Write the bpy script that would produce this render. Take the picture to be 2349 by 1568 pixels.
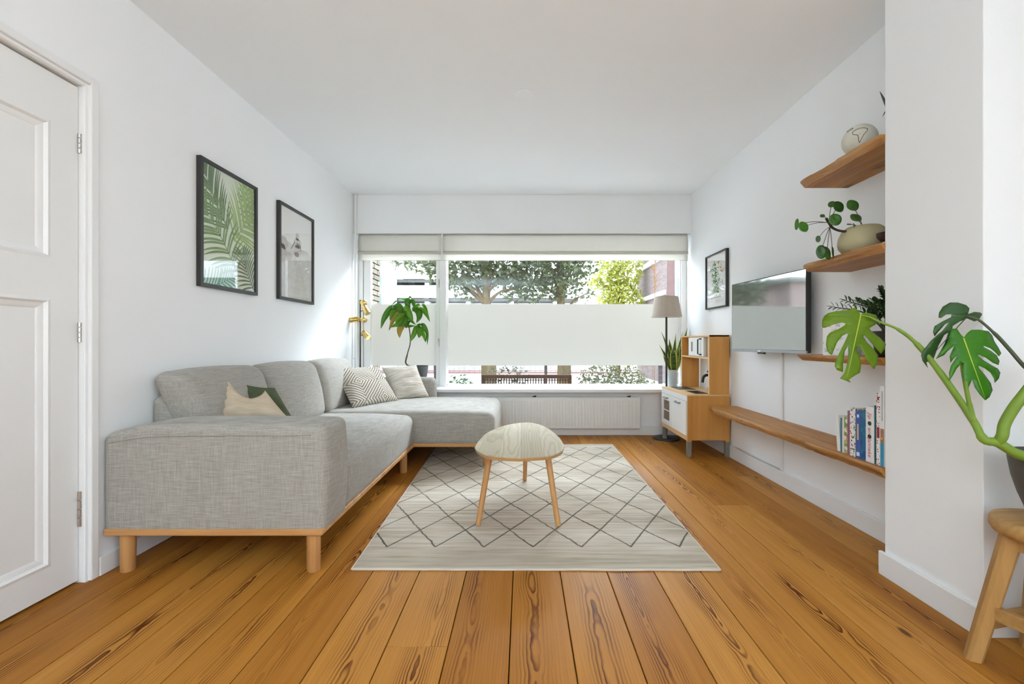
import bpy, bmesh, math, random
from mathutils import Vector, Matrix, noise as mnoise
from mathutils.geometry import tessellate_polygon

for o in list(bpy.data.objects):
    bpy.data.objects.remove(o, do_unlink=True)
SC = bpy.context.scene
COL = SC.collection
random.seed(7)
PI = math.pi

# ------------------------------------------------------------------ camera, sky, lights, exposure
FPX, CX, CY, CAMZ = 1010.0, 1200.0, 784.0, 1.007        # focal length in pixels of the 2349x1568 frame
cam_d = bpy.data.cameras.new('camera')
cam_d.sensor_width = 36.0
cam_d.lens = FPX / 2349.0 * 36.0
cam_d.shift_x = -(CX - 1174.5) / 2349.0
cam_d.shift_y = (CY - 784.0) / 2349.0
cam_d.clip_start = 0.05
cam_d.clip_end = 200
cam = bpy.data.objects.new('camera', cam_d)
COL.objects.link(cam)
cam.location = (0, 0, CAMZ)
cam.rotation_euler = (PI / 2, 0, 0)
SC.camera = cam

world = bpy.data.worlds.new('sky')
SC.world = world
world.use_nodes = True
wn = world.node_tree
wn.nodes.clear()
wo = wn.nodes.new('ShaderNodeOutputWorld')
bg = wn.nodes.new('ShaderNodeBackground')
tc = wn.nodes.new('ShaderNodeTexCoord')
sx = wn.nodes.new('ShaderNodeSeparateXYZ')
rp = wn.nodes.new('ShaderNodeValToRGB')
rp.color_ramp.elements[0].position = 0.0
rp.color_ramp.elements[0].color = (0.90, 0.95, 1.0, 1)
rp.color_ramp.elements[1].position = 0.6
rp.color_ramp.elements[1].color = (0.62, 0.78, 1.0, 1)
wn.links.new(tc.outputs['Generated'], sx.inputs[0])
wn.links.new(sx.outputs['Z'], rp.inputs[0])
wn.links.new(rp.outputs[0], bg.inputs[0])
bg.inputs[1].default_value = 6.5
wn.links.new(bg.outputs[0], wo.inputs[0])

sun_d = bpy.data.lights.new('sun', 'SUN')
sun_d.energy = 15.5
sun_d.angle = math.radians(60)
sun_d.color = (0.85, 0.93, 1.0)
sun = bpy.data.objects.new('sun', sun_d)
COL.objects.link(sun)
sun.rotation_euler = (-math.radians(47), 0, math.radians(-34))        # hazy bright sky over the street, high above the trees

def area(name, loc, rot, sx_, sy_, power, color):
    d = bpy.data.lights.new(name, 'AREA')
    d.shape = 'RECTANGLE'
    d.size, d.size_y = sx_, sy_
    d.energy = power
    d.color = color
    o = bpy.data.objects.new(name, d)
    COL.objects.link(o)
    o.location = loc
    o.rotation_euler = rot
    return o
REAR_Y = -3.3
# added fill light, unseen behind the camera, aimed up at the ceiling
area('bounce_fill', (-0.9, -2.0, 1.9), (PI, 0, 0), 1.6, 1.0, 58.0, (0.66, 0.86, 1.0))

SC.view_settings.view_transform = 'Standard'
SC.view_settings.look = 'None'
SC.view_settings.gamma = 1.0
SC.view_settings.use_curve_mapping = False
SC.view_settings.exposure = 0.70
SC.cycles.max_bounces = 10
SC.cycles.diffuse_bounces = 6
SC.cycles.transparent_max_bounces = 24
SC.cycles.sample_clamp_indirect = 6.0
SC.cycles.caustics_refractive = False

# ------------------------------------------------------------------ helpers
def P(px, py, Y):
    """a point of the room seen at pixel (px, py), at depth Y"""
    return Vector(((px - CX) * Y / FPX, Y, CAMZ - (py - CY) * Y / FPX))

ORIG = {}

def tag(o, label=None, cat=None, group=None, kind=None):
    if label: o['label'] = label
    if cat: o['category'] = cat
    if group: o['group'] = group
    if kind: o['kind'] = kind
    return o

def thing(name, loc, label, cat, group=None):
    o = bpy.data.objects.new(name, None)
    COL.objects.link(o)
    o.location = loc
    o.empty_display_size = 0.05
    ORIG[o.name] = Vector(loc)
    return tag(o, label, cat, group)

class MB:
    def __init__(s):
        s.v, s.f, s.m = [], [], []
    def add(s, vs, fs, mi=0):
        b = len(s.v)
        s.v += [Vector(v) for v in vs]
        s.f += [[i + b for i in f] for f in fs]
        s.m += [mi] * len(fs)
        return s
    def box(s, a, b, mi=0):
        x0, y0, z0 = a; x1, y1, z1 = b
        x0, x1 = min(x0, x1), max(x0, x1); y0, y1 = min(y0, y1), max(y0, y1); z0, z1 = min(z0, z1), max(z0, z1)
        return s.add([(x0,y0,z0),(x1,y0,z0),(x1,y1,z0),(x0,y1,z0),(x0,y0,z1),(x1,y0,z1),(x1,y1,z1),(x0,y1,z1)],
                     [(0,3,2,1),(4,5,6,7),(0,1,5,4),(1,2,6,5),(2,3,7,6),(3,0,4,7)], mi)
    def bar(s, p, q, w, h=None, up=(0,0,1), mi=0):
        """a rectangular bar from p to q"""
        p, q = Vector(p), Vector(q); h = h or w
        d = (q - p).normalized(); u = Vector(up)
        if abs(d.dot(u)) > .98: u = Vector((1,0,0))
        a = d.cross(u).normalized() * w / 2; b = a.cross(d).normalized() * h / 2
        vs = [p-a-b, p+a-b, p+a+b, p-a+b, q-a-b, q+a-b, q+a+b, q-a+b]
        return s.add(vs, [(3,2,1,0),(4,5,6,7),(0,1,5,4),(1,2,6,5),(2,3,7,6),(3,0,4,7)], mi)
    def tube(s, pts, r, n=10, caps=True, mi=0):
        pts = [Vector(p) for p in pts]
        rs = r if isinstance(r, (list, tuple)) else [r] * len(pts)
        rings = []
        prev = None
        for i, p in enumerate(pts):
            d = (pts[min(i+1, len(pts)-1)] - pts[max(i-1, 0)]).normalized()
            if prev is None:
                u = Vector((0,0,1)) if abs(d.z) < .9 else Vector((1,0,0))
                a = d.cross(u).normalized()
            else:
                a = (prev - d * prev.dot(d)).normalized()
            prev = a; b = d.cross(a)
            rings.append([p + (a * math.cos(t) + b * math.sin(t)) * rs[i] for t in [2*PI*k/n for k in range(n)]])
        vs = [v for rg in rings for v in rg]; fs = []
        for i in range(len(pts)-1):
            for k in range(n):
                fs.append((i*n+k, i*n+(k+1)%n, (i+1)*n+(k+1)%n, (i+1)*n+k))
        if caps:
            fs.append(tuple(range(n-1, -1, -1))); fs.append(tuple(range((len(pts)-1)*n, len(pts)*n)))
        return s.add(vs, fs, mi)
    def lathe(s, prof, c=(0,0,0), n=32, mi=0, rib=None):
        c = Vector(c); vs = []; fs = []
        for (r, z) in prof:
            for k in range(n):
                t = 2*PI*k/n
                rr = r * (1 + (rib if (rib and k % 2) else 0))
                vs.append(c + Vector((rr*math.cos(t), rr*math.sin(t), z)))
        for i in range(len(prof)-1):
            for k in range(n):
                fs.append((i*n+k, i*n+(k+1)%n, (i+1)*n+(k+1)%n, (i+1)*n+k))
        if prof[0][0] > 1e-5: fs.append(tuple(range(n-1, -1, -1)))
        if prof[-1][0] > 1e-5: fs.append(tuple(range((len(prof)-1)*n, len(prof)*n)))
        return s.add(vs, fs, mi)
    def prism(s, poly, z0, z1, mi=0):
        """extrude an xy outline (counter-clockwise) from z0 to z1"""
        n = len(poly)
        vs = [(x,y,z0) for x,y in poly] + [(x,y,z1) for x,y in poly]
        fs = [tuple(range(n-1,-1,-1)), tuple(range(n, 2*n))] + [(i,(i+1)%n,n+(i+1)%n,n+i) for i in range(n)]
        return s.add(vs, fs, mi)
    def grid(s, fn, nu, nv, mi=0, flip=False):
        vs = [fn(i/nu, j/nv) for j in range(nv+1) for i in range(nu+1)]
        fs = []
        for j in range(nv):
            for i in range(nu):
                a = j*(nu+1)+i
                q = (a, a+1, a+nu+2, a+nu+1)
                fs.append(q[::-1] if flip else q)
        return s.add(vs, fs, mi)
    def rbox(s, a, b, r, bulge=(0,0,0), res=.07, mi=0, warp=None):
        """soft rounded box, faces bulging by bulge"""
        a, b = Vector(a), Vector(b); c = (a+b)/2; h = (b-a)/2
        r = min(r, h.x*.99, h.y*.99, h.z*.99)
        def coords(hh):
            e = [-hh + r*t for t in (0, .12, .3, .55, .8, 1.0)]
            inner = max(1, int((2*(hh-r))/res))
            mid = [-hh + r + (2*(hh-r))*i/inner for i in range(1, inner)]
            return e + mid + [-x for x in reversed(e)]
        C3 = [coords(h[i]) for i in range(3)]
        idx = {}; vs = []; fs = []
        def vert(p):
            k = (round(p[0],6), round(p[1],6), round(p[2],6))
            if k in idx: return idx[k]
            p = Vector(p)
            q = Vector([max(-(h[i]-r), min(h[i]-r, p[i])) for i in range(3)])
            d = p - q
            if d.length > 1e-9: p2 = q + d.normalized()*r
            else: p2 = p
            u = Vector([p2[i]/h[i] for i in range(3)])
            o = Vector(p2)
            o.x += bulge[0]*u.x*max(0,1-u.y**2)*max(0,1-u.z**2)
            o.y += bulge[1]*u.y*max(0,1-u.x**2)*max(0,1-u.z**2)
            o.z += bulge[2]*u.z*max(0,1-u.x**2)*max(0,1-u.y**2)
            o = c + o
            if warp: o = warp(o)
            idx[k] = len(vs); vs.append(o)
            return idx[k]
        for ax in range(3):
            u, w = (ax+1)%3, (ax+2)%3
            for sg in (-1, 1):
                A, B = C3[u], C3[w]
                for i in range(len(A)-1):
                    for j in range(len(B)-1):
                        q = []
                        for (x, y) in ((A[i],B[j]),(A[i+1],B[j]),(A[i+1],B[j+1]),(A[i],B[j+1])):
                            p = [0,0,0]; p[ax] = sg*h[ax]; p[u] = x; p[w] = y
                            q.append(vert(p))
                        if sg < 0: q.reverse()
                        if len(set(q)) == 4: fs.append(q)
        return s.add(vs, fs, mi)
    def build(s, name, mat, parent=None, smooth=False, bevel=0, loc=None, sub=0, seg=2, angle=None, solid=0):
        me = bpy.data.meshes.new(name)
        off = Vector((0,0,0))
        if parent is not None: off = ORIG.get(parent.name, Vector((0,0,0)))
        elif loc is not None: off = Vector(loc)
        me.from_pydata([tuple(v - off) for v in s.v], [], [tuple(f) for f in s.f])
        mats = mat if isinstance(mat, (list, tuple)) else [mat]
        for m in mats: me.materials.append(m)
        if len(mats) > 1:
            me.polygons.foreach_set('material_index', s.m)
        if smooth:
            me.polygons.foreach_set('use_smooth', [True]*len(me.polygons))
            if angle: me.set_sharp_from_angle(angle=math.radians(angle))
        me.update()
        o = bpy.data.objects.new(name, me)
        COL.objects.link(o)
        if parent is not None:
            o.parent = parent
            ORIG[o.name] = off
        else:
            o.location = off
            ORIG[o.name] = off
        if solid:
            md = o.modifiers.new('solid', 'SOLIDIFY'); md.thickness = solid; md.offset = 0
        if bevel:
            md = o.modifiers.new('bevel', 'BEVEL'); md.width = bevel; md.segments = seg; md.limit_method = 'ANGLE'; md.angle_limit = math.radians(35)
        if sub:
            md = o.modifiers.new('sub', 'SUBSURF'); md.levels = sub; md.render_levels = sub
        return o

def copy_tree(o, parent=None, delta=(0,0,0)):
    c = o.copy(); COL.objects.link(c)
    ORIG[c.name] = ORIG.get(o.name, Vector((0,0,0)))
    if parent is not None: c.parent = parent
    else: c.location = o.location + Vector(delta)
    for ch in list(o.children): copy_tree(ch, c)
    return c

def smoothpath(pts, n=8):
    """Catmull-Rom through 3-D points"""
    pts = [Vector(p) for p in pts]
    if len(pts) < 3:
        return [pts[0].lerp(pts[-1], i/n) for i in range(n+1)]
    P0 = [pts[0]*2-pts[1]] + pts + [pts[-1]*2-pts[-2]]
    out = []
    for i in range(1, len(P0)-2):
        a, b, c, d = P0[i-1:i+3]
        for k in range(n):
            t = k/n
            out.append(.5*((2*b)+(c-a)*t+(2*a-5*b+4*c-d)*t*t+(3*b-a-3*c+d)*t**3))
    out.append(pts[-1])
    return out

# ------------------------------------------------------------------ materials
class E:
    """a shader socket with arithmetic"""
    def __init__(s, nt, sock): s.nt, s.s = nt, sock
    def _m(s, op, *o, clamp=False):
        n = s.nt.nodes.new('ShaderNodeMath'); n.operation = op; n.use_clamp = clamp
        for i, x in enumerate((s,)+o):
            if isinstance(x, E): s.nt.links.new(x.s, n.inputs[i])
            else: n.inputs[i].default_value = x
        return E(s.nt, n.outputs[0])
    def __add__(s, o): return s._m('ADD', o)
    def __radd__(s, o): return s._m('ADD', o)
    def __sub__(s, o): return s._m('SUBTRACT', o)
    def __rsub__(s, o): return s._m('MULTIPLY', -1.0)._m('ADD', o)
    def __mul__(s, o): return s._m('MULTIPLY', o)
    def __rmul__(s, o): return s._m('MULTIPLY', o)
    def __truediv__(s, o): return s._m('DIVIDE', o)
    def sin(s): return s._m('SINE')
    def sqrt(s): return s._m('SQRT')
    def abs(s): return s._m('ABSOLUTE')
    def frac(s): return s._m('FRACT')
    def floor(s): return s._m('FLOOR')
    def pow(s, k): return s._m('POWER', k)
    def min(s, o): return s._m('MINIMUM', o)
    def max(s, o): return s._m('MAXIMUM', o)
    def step(s, a, b):
        n = s.nt.nodes.new('ShaderNodeMapRange'); n.interpolation_type = 'SMOOTHSTEP'
        s.nt.links.new(s.s, n.inputs[0]); n.inputs[1].default_value = a; n.inputs[2].default_value = b
        return E(s.nt, n.outputs[0])

class Mat:
    def __init__(s, name, rough=.5, spec=.5, color=(.8,.8,.8), metal=0):
        s.m = bpy.data.materials.new(name); s.m.use_nodes = True
        s.nt = s.m.node_tree
        s.b = s.nt.nodes['Principled BSDF']
        s.b.inputs['Roughness'].default_value = rough
        s.b.inputs['Specular IOR Level'].default_value = spec
        s.b.inputs['Base Color'].default_value = (*color, 1)
        s.b.inputs['Metallic'].default_value = metal
        s._o = None
    def obj(s):
        if s._o is None:
            n = s.nt.nodes.new('ShaderNodeTexCoord'); q = s.nt.nodes.new('ShaderNodeSeparateXYZ')
            s.nt.links.new(n.outputs['Object'], q.inputs[0])
            s.tc = n
            s._o = [E(s.nt, q.outputs[i]) for i in range(3)]
        return s._o
    def vec(s, x, y, z):
        n = s.nt.nodes.new('ShaderNodeCombineXYZ')
        for i, k in enumerate((x, y, z)):
            if isinstance(k, E): s.nt.links.new(k.s, n.inputs[i])
            else: n.inputs[i].default_value = k
        return n.outputs[0]
    def noise(s, vec=None, scale=5, detail=3, rough=.5, dist=0, dim='3D'):
        n = s.nt.nodes.new('ShaderNodeTexNoise')
        n.inputs['Scale'].default_value = scale; n.inputs['Detail'].default_value = detail
        n.inputs['Roughness'].default_value = rough; n.inputs['Distortion'].default_value = dist
        if vec is None:
            s.obj(); vec = s.tc.outputs['Object']
        s.nt.links.new(vec, n.inputs['Vector'])
        return E(s.nt, n.outputs['Fac'])
    def voronoi(s, vec, scale, out='Distance', feature='F1'):
        n = s.nt.nodes.new('ShaderNodeTexVoronoi'); n.feature = feature
        n.inputs['Scale'].default_value = scale
        s.nt.links.new(vec, n.inputs['Vector'])
        return n.outputs[out]
    def rnd(s):
        n = s.nt.nodes.new('ShaderNodeObjectInfo')
        return E(s.nt, n.outputs['Random'])
    def ramp(s, fac, stops):
        n = s.nt.nodes.new('ShaderNodeValToRGB')
        els = n.color_ramp.elements
        while len(els) < len(stops): els.new(.5)
        for e, (p, c) in zip(els, stops):
            e.position = p; e.color = (*c, 1)
        s.nt.links.new(fac.s, n.inputs[0])
        return n.outputs[0]
    def mix(s, fac, a, b, mode='MIX'):
        n = s.nt.nodes.new('ShaderNodeMix'); n.data_type = 'RGBA'; n.blend_type = mode
        if isinstance(fac, E): s.nt.links.new(fac.s, n.inputs[0])
        else: n.inputs[0].default_value = fac
        for i, k in ((6, a), (7, b)):
            if isinstance(k, tuple): n.inputs[i].default_value = (*k, 1) if len(k) == 3 else k
            else: s.nt.links.new(k, n.inputs[i])
        return n.outputs[2]
    def col(s, sock): s.nt.links.new(sock, s.b.inputs['Base Color']); return s
    def rgh(s, e): s.nt.links.new(e.s, s.b.inputs['Roughness']); return s
    def bump(s, e, strength=.2, dist=.01):
        n = s.nt.nodes.new('ShaderNodeBump'); n.inputs['Strength'].default_value = strength; n.inputs['Distance'].default_value = dist
        s.nt.links.new(e.s, n.inputs['Height']); s.nt.links.new(n.outputs[0], s.b.inputs['Normal'])
        return s

def plain(name, c, rough=.5, spec=.5, metal=0, var=.06, scale=6, bump=0, bscale=60):
    """a colour with a little tonal variation"""
    m = Mat(name, rough, spec, c, metal)
    nz = m.noise(scale=scale, detail=3)
    d = tuple(max(0, k*(1-var)) for k in c); l = tuple(min(1, k*(1+var)) for k in c)
    m.col(m.ramp(nz, [(.3, d), (.7, l)]))
    if bump: m.bump(m.noise(scale=bscale, detail=3), bump, .004)
    return m.m

def lin(r, g, b):
    f = lambda c: (c/255/12.92) if c/255 <= .04045 else ((c/255+.055)/1.055)**2.4
    return (f(r), f(g), f(b))

def wood(name, c_dark, c_light, axis='y', scale=1.0, rough=.45, contrast=1.0, spec=.4, ring=0, streak=.012):
    """straight-grained timber, fibres along axis"""
    m = Mat(name, rough, spec)
    x, y, z = m.obj()
    r = m.rnd()*17.0
    k = {'x': (.06,1,1), 'y': (1,.06,1), 'z': (1,1,.06)}[axis]
    v = m.vec((x+r)*k[0], (y+r)*k[1], (z+r)*k[2])
    n1 = m.noise(v, 14*scale, 4, .55, .6)
    n2 = m.noise(v, 90*scale, 2, .5)
    f = n1*.75 + n2*.25
    lo, hi = .5-.2/contrast, .5+.2/contrast
    m.col(m.ramp(f, [(max(0,lo), c_dark), (min(1,hi), c_light)]))
    m.bump(n2, .08, .002)
    return m.m

M = {}
M['wall'] = plain('wall_paint', (.84,.85,.85), .85, .2, var=.012, scale=1.2, bump=.03, bscale=180)
M['ceiling'] = plain('ceiling_paint', (.87,.89,.90), .9, .2, var=.01, scale=1.0)
M['gloss'] = plain('white_gloss_paint', (.80,.80,.785), .35, .5, var=.012, scale=2)
M['frame_w'] = plain('window_paint', (.82,.82,.80), .35, .5, var=.012, scale=2)
M['metal'] = plain('brushed_steel', (.55,.53,.5), .3, .5, 1.0)
M['black'] = plain('black_metal', (.015,.015,.016), .45, .5)
M['dark_gap'] = plain('dark_gap', (.03,.022,.016), .9, .1)
M['brass'] = plain('brass', (.60,.42,.14), .25, .5, 1.0, var=.03)

def floor_mat():
    m = Mat('pine_floor', .45, .09)
    x, y, z = m.obj()
    r = m.rnd()
    r2 = (r*7.31).frac(); r3 = (r*13.7).frac(); r4 = (r*29.3).frac()
    ys = y + r*53.0
    # a tangential cut through growth rings: distance to a wandering pith line
    w1 = m.noise(m.vec(0.0, ys*1.0, r*9.0), 1.1, 2, .5) - .5
    w2 = m.noise(m.vec(x*2.5, ys*1.4, r*9.0+5.0), 2.6, 3, .55) - .5
    w3 = m.noise(m.vec(x*26.0, ys*3.5, r*9.0+2.0), 1.0, 2, .5) - .5
    xc = (r2-.5)*.075 + w1*.05
    d = r3*.03 + .012 + w1*.10 + w2*.07 + w3*.012
    dx = x - xc
    rad = (dx*dx*2.2 + d*d).sqrt()
    ph = (rad*(r4*30.0+62.0)).frac()
    late = ph.step(.30, .86) - ph.step(.90, 1.0)
    centre = 1.0 - dx.abs().step(.012, .075)
    fine = m.noise(m.vec(x*60.0, ys*1.2, r), 3.0, 3, .5)
    fine2 = m.noise(m.vec(x*14.0, ys*.5, r*3.0), 3.0, 3, .5)
    vis = m.noise(m.vec(x*6.0, ys*1.2, r*4.0), 2.0, 2, .5).step(.38, .62)
    lines = late*(centre*.85+.15)*(vis*.75+.25)
    base = m.ramp(r2*.42+fine2*.4+.09, [(.2, lin(160,102,38)), (.5, lin(180,122,50)), (.8, lin(198,140,66))])
    c1 = m.mix((fine-.3)*.7, base, lin(138,84,30))
    c2 = m.mix(lines*1.0, c1, lin(86,38,8))
    # knots
    kv = m.vec(x*5.5, ys*2.1, r*31.0)
    kd = E(m.nt, m.voronoi(kv, 1.0))
    knot = 1.0 - kd.step(.035, .085)
    keep = m.noise(m.vec(r*91.0, ys*.9, 3.0), 1.3, 0).step(.52, .6)
    c3 = m.mix(knot*keep*.85, c2, lin(70,36,14))
    m.col(c3)
    m.rgh(fine*.12+.36)
    m.bump(fine, .06, .001)
    return m.m
M['floor'] = floor_mat()

def fabric(name, c, c2, sc=1.0, streak=.5):
    m = Mat(name, .95, .15)
    m.b.inputs['Sheen Weight'].default_value = .15
    x, y, z = m.obj()
    n0 = m.noise(scale=2.2, detail=3)
    a = m.noise(m.vec(x*12*sc, y*12*sc, z*260*sc), 1.0, 3, .6)
    b = m.noise(m.vec(x*260*sc, y*260*sc, z*12*sc), 1.0, 3, .6)
    c_ = m.noise(m.vec(x*14*sc, y*280*sc, z*280*sc), 1.0, 2, .6)
    f = a*.4 + b*.35 + c_*.25
    col = m.ramp(f, [(.40, c2), (.62, c)])
    m.col(m.mix(n0.step(.35,.7)*.12, col, c2))
    m.bump(f, .35, .003)
    return m.m
M['sofa'] = fabric('sofa_linen', (.44,.415,.37), (.28,.26,.225))
M['oak'] = wood('sofa_oak', lin(176,122,70), lin(214,166,108), 'x', 1.0, .45, 1.0)
M['oak_z'] = wood('oak_leg', lin(176,122,70), lin(214,166,108), 'z', 1.0, .45, 1.0)
M['birch'] = wood('birch_ply', lin(190,130,58), lin(216,160,86), 'z', .5, .4, .8)
M['birch_edge'] = wood('birch_ply_edge', lin(212,170,112), lin(230,196,146), 'y', .6, .45, .8)

def thin_glass(name, ior=1.5, tint=(.97,.985,.98), rough=.01):
    m = bpy.data.materials.new(name); m.use_nodes = True
    nt = m.node_tree; nt.nodes.clear()
    out = nt.nodes.new('ShaderNodeOutputMaterial'); mx = nt.nodes.new('ShaderNodeMixShader')
    tr = nt.nodes.new('ShaderNodeBsdfTransparent'); gl = nt.nodes.new('ShaderNodeBsdfGlossy'); fr = nt.nodes.new('ShaderNodeFresnel')
    tr.inputs[0].default_value = (*tint, 1); gl.inputs['Roughness'].default_value = rough
    fr.inputs['IOR'].default_value = ior
    ge = nt.nodes.new('ShaderNodeNewGeometry'); inv = nt.nodes.new('ShaderNodeMath'); inv.operation = 'SUBTRACT'; inv.inputs[0].default_value = 1.0
    mu = nt.nodes.new('ShaderNodeMath'); mu.operation = 'MULTIPLY'
    nt.links.new(ge.outputs['Backfacing'], inv.inputs[1]); nt.links.new(fr.outputs[0], mu.inputs[0]); nt.links.new(inv.outputs[0], mu.inputs[1])
    nt.links.new(mu.outputs[0], mx.inputs[0]); nt.links.new(tr.outputs[0], mx.inputs[1]); nt.links.new(gl.outputs[0], mx.inputs[2])
    nt.links.new(mx.outputs[0], out.inputs[0])
    return m
M['glass'] = thin_glass('window_glass')
M['pic_glass'] = thin_glass('picture_glass', 2.0, (1,1,1))

def film_mat():
    m = bpy.data.materials.new('frosted_film'); m.use_nodes = True
    nt = m.node_tree; nt.nodes.clear()
    out = nt.nodes.new('ShaderNodeOutputMaterial'); mx = nt.nodes.new('ShaderNodeMixShader')
    tl = nt.nodes.new('ShaderNodeBsdfTranslucent'); df = nt.nodes.new('ShaderNodeBsdfDiffuse')
    tcn = nt.nodes.new('ShaderNodeTexCoord'); nz = nt.nodes.new('ShaderNodeTexNoise'); nz.inputs['Scale'].default_value = 3
    cr = nt.nodes.new('ShaderNodeValToRGB')
    cr.color_ramp.elements[0].color = (.146,.133,.110,1); cr.color_ramp.elements[1].color = (.158,.144,.120,1)
    nt.links.new(tcn.outputs['Object'], nz.inputs['Vector']); nt.links.new(nz.outputs['Fac'], cr.inputs[0]); nt.links.new(cr.outputs[0], tl.inputs[0])
    df.inputs[0].default_value = (.82,.82,.78,1); mx.inputs[0].default_value = .30
    nt.links.new(tl.outputs[0], mx.inputs[1]); nt.links.new(df.outputs[0], mx.inputs[2]); nt.links.new(mx.outputs[0], out.inputs[0])
    return m
M['film'] = film_mat()

def leaf_mat(name, c1, c2, vein=None, rough=.35, trans=.25):
    m = Mat(name, rough, .5)
    x, y, z = m.obj()
    nz = m.noise(scale=14, detail=3)
    r = m.rnd()
    m.col(m.ramp(nz*.6+r*.4, [(.25, c1), (.75, c2)]))
    tl = m.nt.nodes.new('ShaderNodeBsdfTranslucent'); tl.inputs[0].default_value = (*c2, 1)
    mx = m.nt.nodes.new('ShaderNodeMixShader'); mx.inputs[0].default_value = trans
    out = m.nt.nodes['Material Output']
    m.nt.links.new(m.b.outputs[0], mx.inputs[1]); m.nt.links.new(tl.outputs[0], mx.inputs[2]); m.nt.links.new(mx.outputs[0], out.inputs[0])
    return m.m

# ------------------------------------------------------------------ the room
XL, XR, YB, ZC = -1.834, 1.82, 4.775, 2.60
WIN_Y = 4.90                    # inner face of the window frame
def struct(o): o['kind'] = 'structure'; return o

# floor: a dark sub-floor, every plank a piece of its own
fl = struct(MB().box((-2.2, REAR_Y-.2, -.16), (2.2, 5.05, -.028)).build('floor', M['dark_gap'], loc=(0,0,-.16)))
PW, SEAM0 = .2055, -.0437
pm_cache = {}
def plank(xc, y0, y1, w=PW):
    w = w - .0036
    key = (round(w,4), round(y1-y0,3))
    if key not in pm_cache:
        me = bpy.data.meshes.new('floor_plank')
        L = (y1-y0)/2 - .0006; h = w/2; b = .0016
        vs = []
        for (xx, yy, zz) in ((h,L,-.028),(h,L,-b),(h-b,L-b*.4,0)):
            vs += [(-xx,-yy,zz),(xx,-yy,zz),(xx,yy,zz),(-xx,yy,zz)]
        fs = [(8,9,10,11)]
        for lv in (0,4):
            for k in range(4): fs.append((lv+k, lv+(k+1)%4, lv+4+(k+1)%4, lv+4+k))
        me.from_pydata(vs, [], fs); me.materials.append(M['floor']); me.update()
        pm_cache[key] = me
    o = bpy.data.objects.new('floor_plank', pm_cache[key])
    COL.objects.link(o); o.parent = fl
    o.location = Vector((xc, (y0+y1)/2, 0)) - fl.location
    return o
joints = {-9:2.9, -8:0.4, -7:3.6, -6:.9, -5:3.1, -4:.2, -3:1.02, -2:1.457, -1:-.4, 0:-1.3, 1:.3, 2:-.2, 3:-1.1, 4:.5, 5:-.6, 6:2.72, 7:-.2, 8:3.3}
for k in range(-10, 10):
    a, b = SEAM0 + k*PW, SEAM0 + (k+1)*PW
    a, b = max(a, -2.02), min(b, 1.95)
    if b - a < .03: continue
    j = joints.get(k, .7)
    plank((a+b)/2, REAR_Y, j, b-a)
    plank((a+b)/2, j, YB+.02, b-a)

struct(MB().box((-2.25, REAR_Y-.3, ZC), (2.25, 5.08, ZC+.22)).build('ceiling', M['ceiling'], loc=(0,0,ZC)))
# left wall with the door opening
DY0, DY1, DZ = .985, 1.845, 2.08
w = MB().box((-2.08, DY1, 0), (XL, 5.06, ZC)).box((-2.08, REAR_Y-.2, 0), (XL, DY0, ZC)).box((-2.08, DY0, DZ), (XL, DY1, ZC))
struct(w.build('wall_left', M['wall'], loc=(XL,0,0)))
struct(MB().box((XR, -.2, 0), (2.08, 5.06, ZC)).box((XR, REAR_Y-.2, 0), (2.08, -1.6, ZC)).box((XR, -1.6, 0), (2.08, -.2, .95)).box((XR, -1.6, 2.30), (2.08, -.2, ZC)).build('wall_right', M['wall'], loc=(XR,0,0)))  # gap behind the camera is added, unseen, for sky light from the side
HEAD_Z, SILL_Z = 2.184, .505
w = MB().box((XL, YB, HEAD_Z), (XR, 5.06, ZC)).box((XL, YB, 0), (XR, 5.06, SILL_Z-.03))
struct(w.build('wall_back', M['wall'], loc=(0,YB,0)))
# rear wall with a small unseen opening, added to let in fill daylight
w = MB().box((XL, REAR_Y-.2, 2.1), (XR, REAR_Y, ZC)).box((XL, REAR_Y-.2, 0), (-.5, REAR_Y, 2.1)).box((.5, REAR_Y-.2, 0), (XR, REAR_Y, 2.1)).box((-.5, REAR_Y-.2, 0), (.5, REAR_Y, 1.0))
struct(w.build('wall_rear', M['wall'], loc=(0,REAR_Y,0)))
# chimney breast beside the shelves
PX0, PY0, PY1 = 1.565, 1.497, 1.905
struct(MB().box((PX0, PY0, 0), (XR, PY1, ZC)).build('wall_pier', M['wall'], loc=(PX0,PY0,0), bevel=.003))

# baseboards
def skirting(name, a, b, h):
    return struct(MB().box(a, (b[0], b[1], h)).build(name, M['gloss'], loc=a, bevel=.003))
skirting('baseboard_left', (XL, 1.893, 0), (XL+.016, YB), .082)
skirting('baseboard_right', (XR-.016, PY1, 0), (XR, YB), .102)
skirting('baseboard_back', (XL+.016, YB-.016, 0), (XR-.016, YB), .10)
skirting('baseboard_pier', (PX0-.016, PY0+.004, 0), (PX0, PY1+.016), .10)

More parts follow.
